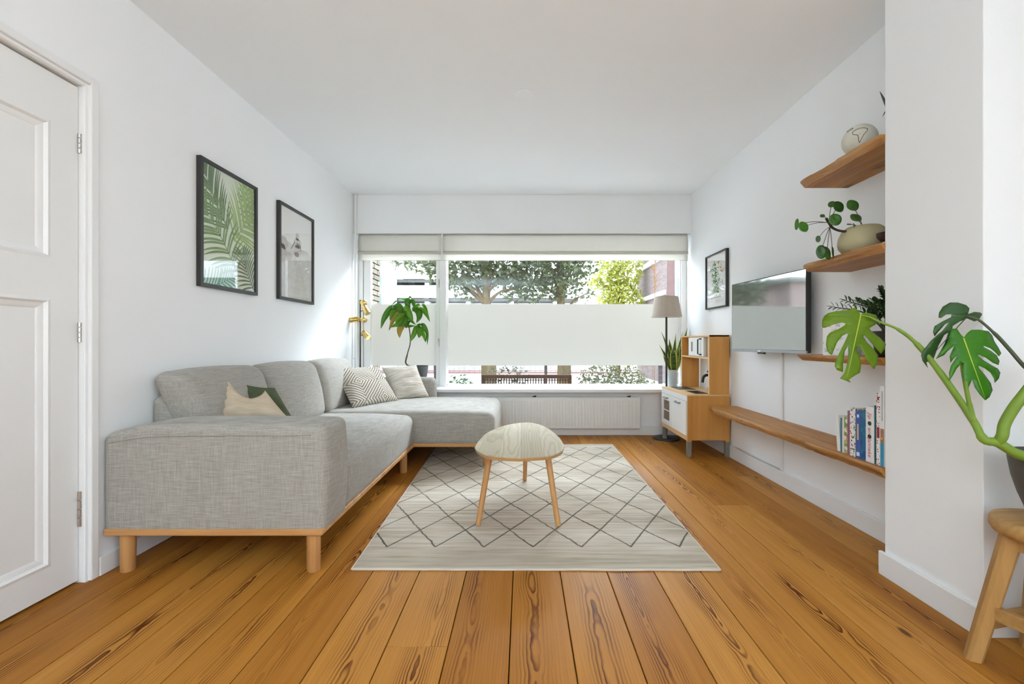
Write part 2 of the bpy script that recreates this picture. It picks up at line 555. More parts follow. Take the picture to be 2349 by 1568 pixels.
# window across the whole far end
GX0, GX1, GX2, GX3 = -1.70, -.972, -.842, 1.752
GZ0, GZ1 = .535, 2.10
win = bpy.data.objects.new('window_1', None); COL.objects.link(win); win.location = (0, WIN_Y, SILL_Z); ORIG[win.name] = Vector((0, WIN_Y, SILL_Z)); struct(win)
f = MB()
f.box((XL, WIN_Y, SILL_Z), (XR, WIN_Y+.09, GZ0-.012)).box((XL, WIN_Y, GZ1), (XR, WIN_Y+.09, HEAD_Z+.02))
f.box((XL, WIN_Y, GZ0-.012), (-1.785, WIN_Y+.09, GZ1)).box((GX3+.012, WIN_Y, GZ0-.012), (XR, WIN_Y+.09, GZ1))
f.box((-.928, WIN_Y-.012, GZ0-.012), (GX2-.012, WIN_Y+.09, GZ1))
f.build('window_frame', M['frame_w'], win, bevel=.004)
f = MB()
f.box((-1.78, WIN_Y+.012, GZ0-.008), (GX0, WIN_Y+.07, GZ1)).box((GX1, WIN_Y+.012, GZ0-.008), (-.932, WIN_Y+.07, GZ1))
f.box((GX0, WIN_Y+.012, GZ0-.008), (GX1, WIN_Y+.07, GZ0+.012)).box((GX0, WIN_Y+.012, GZ1-.03), (GX1, WIN_Y+.07, GZ1))
sash = f.build('window_sash', M['frame_w'], win, bevel=.005)
f = MB()
for (a, b, c, d) in ((GX2-.012, GX2, GZ0-.012, GZ1), (GX3, GX3+.012, GZ0-.012, GZ1)):
    f.box((a, WIN_Y+.02, c), (b, WIN_Y+.06, d))
f.box((GX2-.012, WIN_Y+.02, GZ0-.012), (GX3+.012, WIN_Y+.06, GZ0))
f.build('glazing_bead', M['frame_w'], win, bevel=.002)
def pane(name, x0, x1, z0, z1, y, mat, parent):
    return MB().add([(x0,y,z0),(x1,y,z0),(x1,y,z1),(x0,y,z1)], [(0,1,2,3)]).build(name, mat, parent)
g1 = pane('pane', GX0-.005, GX1+.005, GZ0-.004, GZ1, WIN_Y+.045, M['glass'], win)
g2 = pane('pane', GX2-.005, GX3+.005, GZ0-.004, GZ1, WIN_Y+.045, M['glass'], win)
FZ0, FZ1 = .744, 1.432
pane('frosted_film', GX0, GX1, FZ0, FZ1, WIN_Y+.042, M['film'], g1)['label'] = 'frosted privacy film on the narrow left pane'
pane('frosted_film', GX2, GX3, FZ0, FZ1, WIN_Y+.042, M['film'], g2)['label'] = 'frosted privacy film on the wide pane'
for zz in (1.66, 1.00):
    h = MB().box((-.950, WIN_Y-.004, zz-.045), (-.936, WIN_Y+.014, zz+.045)).tube([(-.943, WIN_Y-.008, zz+.045), (-.943, WIN_Y-.008, zz-.01)], .006, 8)
    h.build('hinge', M['metal'], win, bevel=.002)
MB().box((XL+.002, 4.66, SILL_Z-.035), (XR-.002, WIN_Y+.002, SILL_Z)).build('window_sill', M['gloss'], win, bevel=.008, seg=3)

# door in the left wall
DX = -1.86
dr = bpy.data.objects.new('door_1', None); COL.objects.link(dr); dr.location = (DX, DY1, 0); ORIG[dr.name] = Vector((DX, DY1, 0)); struct(dr)
Ya, Yb, Za, Zb = DY0+.008, DY1-.0055, .012, DZ-.011
def leaf_with_panels():
    b = MB()
    py0, py1 = Ya+.108, Yb-.106
    zs = [(.125, 1.18), (1.335, 1.88)]
    b.box((DX-.04, Ya, Za), (DX, py0, Zb)).box((DX-.04, py1, Za), (DX, Yb, Zb))
    cuts = [(Za, zs[0][0]), (zs[0][1], zs[1][0]), (zs[1][1], Zb)]
    for (a, c) in cuts: b.box((DX-.04, py0, a), (DX, py1, c))
    return b, py0, py1, zs
b, py0, py1, zs = leaf_with_panels()
b.build('door_leaf', M['gloss'], dr)
for (a, c) in zs:
    MB().box((DX-.03, py0, a), (DX-.016, py1, c)).build('door_panel', M['gloss'], dr)
    # ogee moulding running round the panel
    mo = MB()
    prof = [(0, 0), (.012, .003), (.020, -.008), (.034, -.010), (.042, -.016)]
    cor = [(py0, a, 1, 1), (py1, a, -1, 1), (py1, c, -1, -1), (py0, c, 1, -1)]
    for q in range(4):
        A, B = cor[q], cor[(q+1)%4]
        vs = []
        for (t, dx) in prof: vs.append((DX+dx, A[0]+A[2]*t, A[1]+A[3]*t))
        for (t, dx) in prof: vs.append((DX+dx, B[0]+B[2]*t, B[1]+B[3]*t))
        n = len(prof)
        mo.add(vs, [(i, i+1, n+i+1, n+i) for i in range(n-1)])
    mo.build('panel_moulding', M['gloss'], dr, smooth=True, angle=40)
for zz, hh in ((1.835, .085), (1.047, .085), (.31, .15)):
    hg = MB()
    for k in range(4): hg.tube([(DX+.007, DY1-.005, zz-hh/2+k*hh/4+.002), (DX+.007, DY1-.005, zz-hh/2+(k+1)*hh/4-.002)], .0075, 10)
    hg.build('hinge', M['metal'], dr, smooth=True, angle=40)
# stepped casing
t = MB()
t.box((-1.95, DY1-.003, 0), (XL-.006, DY1+.022, DZ+.022)).box((-1.95, DY0+.003, DZ-.003), (XL-.006, DY1-.003, DZ+.022)).box((-1.95, DY0-.02, 0), (XL-.006, DY0+.003, DZ+.02))
struct(t.build('trim_1', M['gloss'], loc=(XL,DY1,0), bevel=.003))
t = MB()
t.box((XL-.01, DY1+.012, 0), (XL+.014, DY1+.046, DZ+.046)).box((XL-.01, DY0-.05, DZ+.012), (XL+.014, DY1+.012, DZ+.046)).box((XL-.01, DY0-.05, 0), (XL+.014, DY0-.012, DZ+.02))
struct(t.build('trim_2', M['gloss'], loc=(XL,DY1+.02,0), bevel=.004))
MB().box((-2.08, DY0, -.001), (-1.99, DY1, DZ)).build('trim_3', M['gloss'], loc=(-2.08,DY0,0))['kind'] = 'structure'

# ------------------------------------------------------------------ sofa
sofa = thing('corner_sofa', (-1.3, 2.9, 0), 'light grey linen corner sofa with oak plinth and chaise under the window', 'sofa')
SX0, SX1, SY0, SY1, SYC, SYE, CHX = XL+.02, -.868, 1.90, 2.165, 3.51, 4.62, -.225
ZP0, ZP1 = .168, .198
pl = MB()
# plinth rail: L outline following the seat edge
pl.prism([(SX0, SY0), (SX1, SY0), (SX1, SYC), (CHX, SYC), (CHX, 4.50), (-.88, 4.50), (-.88, SYE), (SX0, SYE)], ZP0, ZP1)
pl.build('plinth', M['oak'], sofa, bevel=.008, seg=3)
for (lx, ly) in ((-1.745, 1.945), (-.925, 1.945), (-.925, 3.40), (-1.745, 3.40), (-.30, 3.58), (-.30, 4.42), (-1.745, 4.5)):
    z_ = .0122 if lx > -.8 else 0          # two of the legs stand on the rug
    MB().lathe([(.026, z_), (.0275, z_+.003), (.029, .15), (.029, ZP0+.004)], (lx, ly, 0), 24).build('leg', M['oak_z'], sofa, smooth=True, angle=50)

def arm_warp(o):
    # top falls off a little towards the back corner, the lower outer edge tucks in
    t = max(0, (o.z-.2)/.45)
    o = Vector(o)
    if o.x < -1.55: o.z -= .045*((-1.55-o.x)/.28)**2*t
    if o.x > -1.0: o.x += .012*math.sin(t*PI)
    return o
MB().rbox((SX0-.014, SY0+.006, ZP1-.028), (SX1+.004, SY1, .646), .036, (.006,.004,.012), .06, warp=arm_warp).build('armrest', M['sofa'], sofa, smooth=True)
# stitched seam along the upper front edge of the armrest
seam = [(SX0+.02, SY0+.0045, .570), (-1.6, SY0+.003, .598), (-1.2, SY0+.0025, .604), (-.92, SY0+.0045, .604)]
MB().tube(smoothpath(seam, 6), .0026, 6).build('seam', M['sofa'], sofa, smooth=True)
# backs along the wall and the window
MB().rbox((SX0-.014, SY1-.01, ZP1-.02), (-1.665, SYE, .742), .04, (0,0,.006), .08).build('backrest', M['sofa'], sofa, smooth=True)
MB().rbox((-1.68, 4.46, ZP1), (-.90, SYE, .642), .05, (.008,.008,.008), .07).build('backrest', M['sofa'], sofa, smooth=True)
# seat cushions
def seat_warp(o):
    o = Vector(o)
    # cushion crown: front (room side) edge rolls down
    t = max(0, (o.x+1.25)/.4)
    if o.z > .33: o.z -= .022*t*t
    # pinch where the seat meets the armrest
    d = o.y - SY1
    if o.x > -1.0 and d < .10:
        o.x -= .016*(1-d/.10)**2*math.exp(-((o.z-.33)/.05)**2)
    return o
MB().rbox((-1.70, SY1-.012, ZP1-.026), (SX1-.002, SYC+.004, .445), .055, (.008,.0,.014), .06, warp=seat_warp).build('seat_cushion', M['sofa'], sofa, smooth=True)
def ch_warp(o):
    o = Vector(o)
    t = max(0, (o.x+.62)/.38)
    if o.z > .33: o.z -= .012*t*t
    return o
MB().rbox((-1.70, SYC-.002, ZP1-.026), (CHX-.004, 4.485, .452), .06, (.010,.006,.014), .06, warp=ch_warp).build('chaise_cushion', M['sofa'], sofa, smooth=True)
# loose back cushions leaning on the wall side
def back_cushion(y0, y1, top, th=.165, flare=0):
    def wp(o):
        o = Vector(o)
        t = (o.z-.44)/.41
        o.x -= .10*t               # leans back
        o.x += .03*math.sin(max(0,min(1,t))*PI)*.4
        s = (o.y-(y0+y1)/2)/((y1-y0)/2)
        o.y += .02*t - flare*max(0, t)*(1-s)/2
        return o
    MB().rbox((-1.545-th, y0, .43), (-1.545, y1, top), .06, (.035,.004,.015), .06, warp=wp).build('back_cushion', M['sofa'], sofa, smooth=True)
back_cushion(2.185, 2.785, .858, .175, .085)
back_cushion(2.815, 3.485, .855)
back_cushion(3.515, 4.20, .850)

# ------------------------------------------------------------------ throw pillows
def pillow_mesh(c00, c10, c11, c01, th, n=22, puff=(0,0), sag=0, wrinkle=0, seed=0):
    c00, c10, c11, c01 = map(Vector, (c00, c10, c11, c01))
    nrm = ((c10-c00).cross(c01-c00)).normalized()
    mb = MB()
    def srf(sign):
        def fn(u, v):
            # edges curve in between the corners
            uu, vv = u*2-1, v*2-1
            iu = uu*(1-.06*(1-vv*vv)*0 - .055*(1-vv*vv)*abs(uu)) if True else uu
            iv = vv*(1 - .055*(1-uu*uu)*abs(vv))
            a, b = (iu+1)/2, (iv+1)/2
            p = (c00*(1-a)+c10*a)*(1-b) + (c01*(1-a)+c11*a)*b
            prof = (max(0, 1-abs(uu)**2.6)*max(0, 1-abs(vv)**2.6))**.62
            h = th/2*prof
            if wrinkle:
                w = mnoise.noise(Vector((u*3+seed, v*9, seed*1.7)))*wrinkle*prof
                h += w
            p = p + nrm*h*sign
            p.z -= sag*(1-uu*uu)*max(0, v-.3)
            return p
        return fn
    mb.grid(srf(1), n, n)
    mb.grid(srf(-1), n, n, flip=True)
    return mb, nrm
def pillow(name, label, mat, *a, piping=None, **k):
    mb, nrm = pillow_mesh(*a, **k)
    base = Vector(a[0])
    o = mb.build(name, mat, loc=base, smooth=True)
    bm = bmesh.new(); bm.from_mesh(o.data); bmesh.ops.remove_doubles(bm, verts=bm.verts, dist=.0004); bm.to_mesh(o.data); bm.free()
    # uv: pillow face coordinates for the woven pattern
    tag(o, label, 'pillow')
    uvl = o.data.uv_layers.new(name='face')
    c00, c10, c11, c01 = map(Vector, a[:4])
    ex, ey = (c10-c00), (c01-c00)
    A = Matrix(((ex.dot(ex), ex.dot(ey)), (ex.dot(ey), ey.dot(ey)))).inverted()
    for lp in o.data.loops:
        p = o.data.vertices[lp.vertex_index].co + base - c00
        w = A @ Vector((p.dot(ex), p.dot(ey)))
        uvl.data[lp.index].uv = (w.x, w.y)
    return o
def uv_of(m):
    n = m.nt.nodes.new('ShaderNodeUVMap'); n.uv_map = 'face'
    q = m.nt.nodes.new('ShaderNodeSeparateXYZ'); m.nt.links.new(n.outputs[0], q.inputs[0])
    return E(m.nt, q.outputs[0]), E(m.nt, q.outputs[1])
def rib_pillow_mat():
    m = Mat('ribbed_cream_weave', .95, .1)
    u, v = uv_of(m)
    wob = (m.noise(scale=9, detail=2)-.5)*.03
    # nested lozenges: distance in the L1 norm, repeating
    a = (((u*1.25+.15).frac()-.5).abs()*1.0 + ((v*1.25-.12).frac()-.5).abs()*1.0 + wob)*13.0
    s = (a.frac()-.5).abs()*2.0
    rib = s.step(.15, .75)
    m.col(m.ramp(rib, [(.0, (.27,.22,.155)), (.45, (.47,.42,.34)), (1, (.60,.56,.50))]))
    m.bump(rib, .9, .008)
    return m.m
def stripe_pillow_mat():
    m = Mat('slub_cream_weave', .95, .1)
    u, v = uv_of(m)
    n1 = m.noise(m.vec(u*2.2, v*26.0, 0.0), 1.0, 4, .6)
    n2 = m.noise(m.vec(u*3.0, v*60.0, 4.0), 1.0, 3, .6)
    m.col(m.ramp(n1*.7+n2*.3, [(.36, (.42,.35,.27)), (.5, (.58,.53,.45)), (.62, (.70,.67,.61))]))
    m.bump(n1*.7+n2*.3, .6, .008)
    return m.m
def plain_fabric(name, c1, c2):
    m = Mat(name, .95, .1)
    n = m.noise(scale=7, detail=4); x, y, z = m.obj()
    w = m.noise(m.vec(x*300, y*300, z*300), 1.0, 2)
    m.col(m.ramp(n*.7+w*.3, [(.3, c1), (.7, c2)]))
    m.bump(w, .25, .003)
    return m.m
pillow('throw_pillow', 'ribbed cream pillow woven with nested lozenges, leaning in the sofa corner', rib_pillow_mat(),
       (-1.415,3.66,.455), (-1.155,4.10,.46), (-1.425,4.33,.765), (-1.70,3.88,.775), .15, wrinkle=.01, seed=1)
pillow('throw_pillow', 'slubby off-white pillow with fine cross stripes in front of the potted tree', stripe_pillow_mat(),
       (-1.215,4.17,.46), (-.93,4.375,.46), (-1.09,4.49,.775), (-1.41,4.38,.755), .14, wrinkle=.012, seed=4)
pillow('throw_pillow', 'crumpled beige pillow with peaked corner lying behind the front armrest', plain_fabric('beige_cotton', (.50,.40,.28), (.64,.54,.41)),
       P(496,976,2.28), P(674,970,2.42), P(608,895,2.52), P(520,860,2.42), .15, sag=.12, wrinkle=.05, seed=9)
pillow('throw_pillow', 'moss green pillow showing behind the crumpled beige pillow', plain_fabric('moss_cotton', (.065,.08,.042), (.125,.145,.08)),
       P(566,990,2.50), P(694,990,2.60), P(630,889,2.66), P(563,882,2.53), .09, sag=.0, wrinkle=.03, seed=13)

# ------------------------------------------------------------------ rug
def rug_mat():
    m = Mat('rug_wool', .95, .1)
    x, y, z = m.obj()                     # object origin at the front centre lozenge corner
    wx = (m.noise(m.vec(x*3.0, y*3.0, 1.0), 1.0, 2)-.5)*.02
    wob = (m.noise(m.vec(x*22.0, y*22.0, 2.0), 1.0, 2)-.5)*.012
    u = (x+wx+wob)/.2376; v = (y+wx*.5+wob)/.382
    d1 = ((u+v).frac()-.5).abs(); d2 = ((u-v).frac()-.5).abs()
    br = m.noise(m.vec(x*5.0, y*5.0, 7.0), 1.0, 2)
    l1 = d1.step(.468, .489); l2 = d2.step(.468, .489)
    ln = l1.max(l2)*(br*.9+.35)._m('MINIMUM', 1.0)
    inside = y.step(-.006, .0)*(1.0-y.step(2.03, 2.04))
    ln = ln*inside
    streak = m.noise(m.vec(x*2.0, y*42.0, 0.0), 1.0, 4, .6)
    blot = m.noise(m.vec(x*1.5, y*3.0, 9.0), 1.2, 3, .6)
    base = m.ramp(streak*.55+blot*.45, [(.32, lin(150,138,118)), (.5, lin(187,176,159)), (.68, lin(212,204,190))])
    # woven bands across the front border
    bd = ((y*34.0).sin()*.5+.5)*(1.0-y.step(-.03, -.015))
    base2 = m.mix(bd*.35*(streak*1.2), base, lin(142,130,108))
    m.col(m.mix(ln*.95, base2, lin(62,57,48)))
    m.bump(streak*.6+ln*-.8+m.noise(scale=260, detail=2)*.6, .4, .006)
    return m.m
rc = [(-.757, 1.945), (.868, 1.937), (.872, 4.31), (-.828, 4.27)]
ru = MB()
NU, NV = 60, 80
def rug_pt(u, v, top=True):
    a = Vector(rc[0]).lerp(Vector(rc[1]), u); b = Vector(rc[3]).lerp(Vector(rc[2]), u)
    p = a.lerp(b, v)
    e = min(u, 1-u, (v)*1.4, (1-v)*1.4)
    wv = .004*mnoise.noise(Vector((u*9, v*3, 1))) if e < .01 else 0
    h = .011 - .003*max(0, 1-e/.012)
    h += .0008*mnoise.noise(Vector((u*20, v*30, 5)))
    return Vector((p.x, p.y+wv, h))
ru.grid(lambda u, v: rug_pt(u, v), NU, NV)
# edge skirt down to the floor
edge = [(i/NU, 0) for i in range(NU+1)] + [(1, j/NV) for j in range(1, NV+1)] + [(1-i/NU, 1) for i in range(1, NU+1)] + [(0, 1-j/NV) for j in range(1, NV)]
vs = [rug_pt(*e) for e in edge]; n = len(vs)
ru.add(vs + [Vector((v.x, v.y, .0005)) for v in vs], [(n+i, n+(i+1)%n, (i+1)%n, i) for i in range(n)])
rug = ru.build('rug', rug_mat(), loc=(.048, 2.143, 0), smooth=True, angle=50)
tag(rug, 'pale grey wool rug with dark lozenge lines under the egg-shaped table', 'rug')
# bound edge of the rug
rb = MB().tube([rug_pt(u, v) + Vector((0,0,-.004)) for (u, v) in edge] + [rug_pt(0,0)+Vector((0,0,-.004))], .0052, 6)
rb.build('binding', plain('rug_binding', lin(206,196,182), .95, .1), rug, smooth=True)

# ------------------------------------------------------------------ coffee table
TZ = .41
tb = thing('coffee_table', (0, 2.7, .012), 'egg-shaped pale ash coffee table on three round oak legs', 'table')
out = [(-.022,2.27),(-.171,2.308),(-.236,2.387),(-.27,2.47),(-.2746,2.56),(-.262,2.74),(-.227,2.94),(-.12,3.17),(.025,3.277),(.126,3.179),(.191,2.975),(.226,2.76),(.238,2.566),(.229,2.47),(.202,2.387),(.13,2.306)]
egg = smoothpath([Vector((x,y,0)) for x,y in out+out[:1]], 6)[:-1]
egg = [(p.x,p.y) for p in egg][::-1]
ce = (sum(p[0] for p in egg)/len(egg), sum(p[1] for p in egg)/len(egg))
def ring(s, z): return [Vector((ce[0]+(x-ce[0])*s, ce[1]+(y-ce[1])*s, z)) for x,y in egg]
top = MB(); n = len(egg)
lv = [ring(.955, TZ-.024), ring(.975, TZ-.022), ring(.995, TZ-.008), ring(1.0, TZ-.004)]
vs = [v for l in lv for v in l]
fs = [tuple(range(n))[::-1]] if False else [tuple(range(n))]
for i in range(3):
    for k in range(n): fs.append((i*n+k, (i+1)*n+k, (i+1)*n+(k+1)%n, i*n+(k+1)%n))
top.add(vs, fs)
M['ash_edge'] = wood('ash_edge', lin(178,130,78), lin(206,162,108), 'x', 1.2)
def ash_mat():
    m = Mat('ash_veneer', .6, .2)
    x, y, z = m.obj()
    strip = ((x+.012)/.115).floor()
    ys = y + strip*3.3
    w = m.noise(m.vec(x*5.0, ys*1.1, strip), 1.5, 2, .4)
    xc = (x+.012)/.115; dx = xc - strip - .5
    d = w*.5 - .2 + ys*.15
    rad = (dx*dx*.5+d*d).sqrt()
    ph = (rad*11.0).frac()
    late = ph.step(.35,.9) - ph.step(.93,1.0)
    fine = m.noise(m.vec(x*120.0, ys*4.0, strip), 1.0, 3)
    tone = (strip*.37).frac()
    base = m.ramp(tone*.5+fine*.5, [(.2, lin(172,158,128)), (.8, lin(196,184,156))])
    c = m.mix(late*.45, base, lin(150,130,94))
    sm = ((xc.frac()-.5).abs()).step(.488,.497)
    m.col(m.mix(sm*.5, c, lin(140,122,88)))
    return m.m
top.build('table_edge', M['ash_edge'], tb, smooth=True, angle=40)
tp = MB(); vs = ring(1.0, TZ-.004)+ring(.992, TZ)
tp.add(vs, [(k, n+k, n+(k+1)%n, (k+1)%n) for k in range(n)]+[tuple(range(n, 2*n))[::-1]])
o = tp.build('table_top', ash_mat(), tb)
bm = bmesh.new(); bm.from_mesh(o.data); bmesh.ops.recalc_face_normals(bm, faces=bm.faces)
if sum(f.normal.z*f.calc_area() for f in bm.faces) < 0: bmesh.ops.reverse_faces(bm, faces=bm.faces)
bm.to_mesh(o.data); bm.free()
for (a, b) in (((-.185,2.46),(-.245,2.395)), ((.135,2.45),(.19,2.385)), ((.02,3.02),(.012,3.17))):
    MB().tube([(a[0],a[1],TZ-.022), (b[0],b[1],.012)], [.0175,.0145], 20).build('leg', M['oak_z'], tb, smooth=True, angle=50)

# ------------------------------------------------------------------ radiator, pipe, ceiling plate, cable trunking
rad = thing('radiator', (.5, 4.74, .08), 'long white ribbed panel radiator below the window', 'radiator')
RX0, RX1, RZ0, RZ1, RY = -.36, 1.252, .082, .414, 4.690
M['rad'] = plain('radiator_enamel', (.78,.775,.74), .4, .45, var=.012)
MB().box((RX0, RY+.008, RZ0), (RX1, RY+.05, RZ1)).build('panel', M['rad'], rad, bevel=.006)
npt = 46
mesh_rib = None
for i in range(npt):
    xx = RX0+.03+(RX1-RX0-.06)*(i+.5)/npt
    if mesh_rib is None:
        r_ = MB().prism([(xx-.010, RY+.0095), (xx-.0065, RY), (xx+.0065, RY), (xx+.010, RY+.0095)], RZ0+.03, RZ1-.03)
        mesh_rib = r_.build('rib', M['rad'], rad); x_first = xx
    else:
        c = mesh_rib.copy(); COL.objects.link(c); c.parent = rad; c.location = (xx-x_first, 0, 0)
MB().box((RX0-.002, RY+.004, RZ1-.012), (RX1+.002, RY+.056, RZ1+.004)).build('top_grille', M['rad'], rad, bevel=.003)
for bx in (RX0+.05, RX1-.08): MB().box((bx, RY+.05, .2), (bx+.02, YB-.001, .24)).build('bracket', M['rad'], rad)
for xx in (.12, 1.13):
    MB().box((xx-.02, RY+.012, RZ1+.004), (xx+.02, RY+.03, RZ1+.012)).tube([(xx-.012, RY+.02, RZ1+.012),(xx+.02, RY+.02, RZ1+.018)], .004, 8).build('clip', M['black'], rad)

pp = thing('heating_pipe', (-1.808, 4.745, 0), 'thin white vertical pipe in the corner left of the blinds', 'pipe')
MB().tube([(-1.806, 4.742, .0), (-1.806, 4.742, ZC)], .011, 14).build('tube', M['gloss'], pp, smooth=True, angle=50)
for zz in (2.18, .83): MB().tube([(-1.834, 4.742, zz), (-1.80, 4.742, zz)], .006, 8).tube([(-1.806, 4.742, zz-.008), (-1.806, 4.742, zz+.008)], .0145, 14).build('bracket', M['gloss'], pp)

cp = thing('ceiling_plate', (.03, 2.85, ZC), 'flush round white cover plate on the ceiling', 'cover plate')
MB().lathe([(.060,-.0),(.060,-.002),(.056,-.0035),(.0,-.004)], (.005, 2.845, ZC), 36).build('disc', M['ceiling'], cp, smooth=True, angle=40)
MB().tube([(.03, 2.80, ZC-.003), (.03, 2.80, ZC-.005)], .004, 10).build('screw', M['ceiling'], cp)

tk = thing('cable_trunking', (XR-.006, 3.09, .10), 'narrow white cable channel running down the wall below the television', 'cable channel')
MB().box((XR-.013, 3.076, .11), (XR-.001, 3.104, 1.0)).build('cover', M['gloss'], tk, bevel=.003)
MB().tube(smoothpath([(XR-.01, 3.10, .112), (XR-.012, 3.4, .110), (XR-.012, 3.75, .113)], 6), .0045, 8).build('cable', plain('grey_cable', (.55,.55,.54), .5), tk, smooth=True)

# ------------------------------------------------------------------ roman blinds
def blind_mat():
    m = bpy.data.materials.new('blind_linen'); m.use_nodes = True
    nt = m.node_tree; b = nt.nodes['Principled BSDF']; b.inputs['Roughness'].default_value = .95; b.inputs['Specular IOR Level'].default_value = .1
    tcn = nt.nodes.new('ShaderNodeTexCoord'); mp = nt.nodes.new('ShaderNodeMapping'); mp.inputs['Scale'].default_value = (3, 3, 60)
    nz = nt.nodes.new('ShaderNodeTexNoise'); nz.inputs['Scale'].default_value = 6; cr = nt.nodes.new('ShaderNodeValToRGB')
    cr.color_ramp.elements[0].color = (.70,.685,.64,1); cr.color_ramp.elements[1].color = (.80,.785,.74,1)
    nt.links.new(tcn.outputs['Object'], mp.inputs[0]); nt.links.new(mp.outputs[0], nz.inputs['Vector']); nt.links.new(nz.outputs['Fac'], cr.inputs[0]); nt.links.new(cr.outputs[0], b.inputs['Base Color'])
    tl = nt.nodes.new('ShaderNodeBsdfTranslucent'); tl.inputs[0].default_value = (.80,.78,.72,1)
    mx = nt.nodes.new('ShaderNodeMixShader'); mx.inputs[0].default_value = .6
    nt.links.new(b.outputs[0], mx.inputs[1]); nt.links.new(tl.outputs[0], mx.inputs[2]); nt.links.new(mx.outputs[0], nt.nodes['Material Output'].inputs[0])
    return m
M['blind'] = blind_mat()
def blind(x0, x1, label, seed):
    t = thing('roman_blind', ((x0+x1)/2, 4.82, HEAD_Z), label, 'blind')
    MB().box((x0, 4.80, HEAD_Z-.03), (x1, 4.84, HEAD_Z-.001)).build('head_rail', M['gloss'], t)
    N = max(10, int((x1-x0)/.05))
    def prof(z0, z1, yb, bulge, ph):
        def fn(u, v):
            x = x0+(x1-x0)*u
            z = z0+(z1-z0)*v
            y = yb - bulge*math.sin(v*PI*.85) + .006*mnoise.noise(Vector((x*2.5+seed, v*2, ph)))
            e = .004*mnoise.noise(Vector((x*1.4+seed, ph, 0)))
            return Vector((x, y, z + e*v))
        return fn
    MB().grid(prof(HEAD_Z-.004, 1.975, 4.797, .022, 1), N, 10, flip=True).build('fabric_panel', M['blind'], t, smooth=True, solid=.0015)
    MB().grid(prof(1.995, 1.957, 4.785, .02, 2), N, 6, flip=True).build('fold', M['blind'], t, smooth=True, solid=.0015)
    MB().grid(prof(1.99, 1.893, 4.802, .010, 3), N, 8, flip=True).build('lower_fold', M['blind'], t, smooth=True, solid=.0015)
    MB().tube([(x0+.005, 4.803, 1.897), (x1-.005, 4.803, 1.897)], .004, 8).build('bottom_bar', M['blind'], t)
blind(-1.792, -.890, 'narrow greige roman blind drawn up over the left pane', 3)
blind(-.872, 1.79, 'wide greige roman blind drawn up over the large pane', 8)

# ------------------------------------------------------------------ pictures
M['pic_black'] = plain('black_frame', (.025,.024,.022), .4, .5)
M['paper'] = plain('print_paper', (.74,.74,.71), .8, .2, var=.015)
def clip_poly(poly, x0, x1, y0, y1):
    for (ax, lim, sg) in ((0,x0,1),(0,x1,-1),(1,y0,1),(1,y1,-1)):
        outp = []
        for i in range(len(poly)):
            a, b = poly[i], poly[(i+1)%len(poly)]
            ia, ib = (a[ax]-lim)*sg >= 0, (b[ax]-lim)*sg >= 0
            if ia: outp.append(a)
            if ia != ib:
                t = (lim-a[ax])/(b[ax]-a[ax]); outp.append((a[0]+(b[0]-a[0])*t, a[1]+(b[1]-a[1])*t))
        poly = outp
        if not poly: return []
    return poly
def picture(wall, y0, y1, z0, z1, label, fw=.022, fd=.028, mount=.0):
    """wall -1: on the left wall, +1: on the right wall; returns root and a mapper from print (s,t) to the wall"""
    X = XL if wall < 0 else XR
    sg = 1 if wall < 0 else -1          # into the room
    t = thing('framed_print', (X, (y0+y1)/2, z0), label, 'picture')
    f = MB()
    xa, xb = X, X+sg*fd
    f.box((xa,y0,z0),(xb,y0+fw,z1)).box((xa,y1-fw,z0),(xb,y1,z1)).box((xa,y0+fw,z0),(xb,y1-fw,z0+fw)).box((xa,y0+fw,z1-fw),(xb,y1-fw,z1))
    f.build('frame', M['pic_black'], t, bevel=.0015)
    xp = X+sg*.014
    a, b = (y0+fw-.004, y1-fw+.004)
    q = [(xp,a,z0+fw-.004),(xp,b,z0+fw-.004),(xp,b,z1-fw+.004),(xp,a,z1-fw+.004)]
    if sg < 0: q = q[::-1]
    paper = MB().add(q[::-1] if False else q, [(0,1,2,3)]).build('print', M['paper'], t)
    xg = X+sg*.021
    q = [(xg,a,z0+fw-.004),(xg,b,z0+fw-.004),(xg,b,z1-fw+.004),(xg,a,z1-fw+.004)]
    if sg < 0: q = q[::-1]
    MB().add(q, [(0,1,2,3)]).build('glass', M['pic_glass'], t)
    ia, ib, ja, jb = y0+fw+.001, y1-fw-.001, z0+fw+.001, z1-fw-.001
    def ink(name, polys, mat, lift=.0004):
        mb = MB()
        for pl_ in polys:
            pl2 = clip_poly(pl_, ia, ib, ja, jb)
            if len(pl2) >= 3:
                ar = sum(pl2[i][0]*pl2[(i+1)%len(pl2)][1]-pl2[(i+1)%len(pl2)][0]*pl2[i][1] for i in range(len(pl2)))
                if (ar > 0) != (sg > 0): pl2 = pl2[::-1]
                mb.add([(xp+sg*lift, y, z) for (y, z) in pl2], [tuple(range(len(pl2)))])
        if mb.f:
            r = mb.build(name, mat, paper); r['kind'] = 'stuff'
            return r
    return t, paper, ink, (ia, ib, ja, jb)

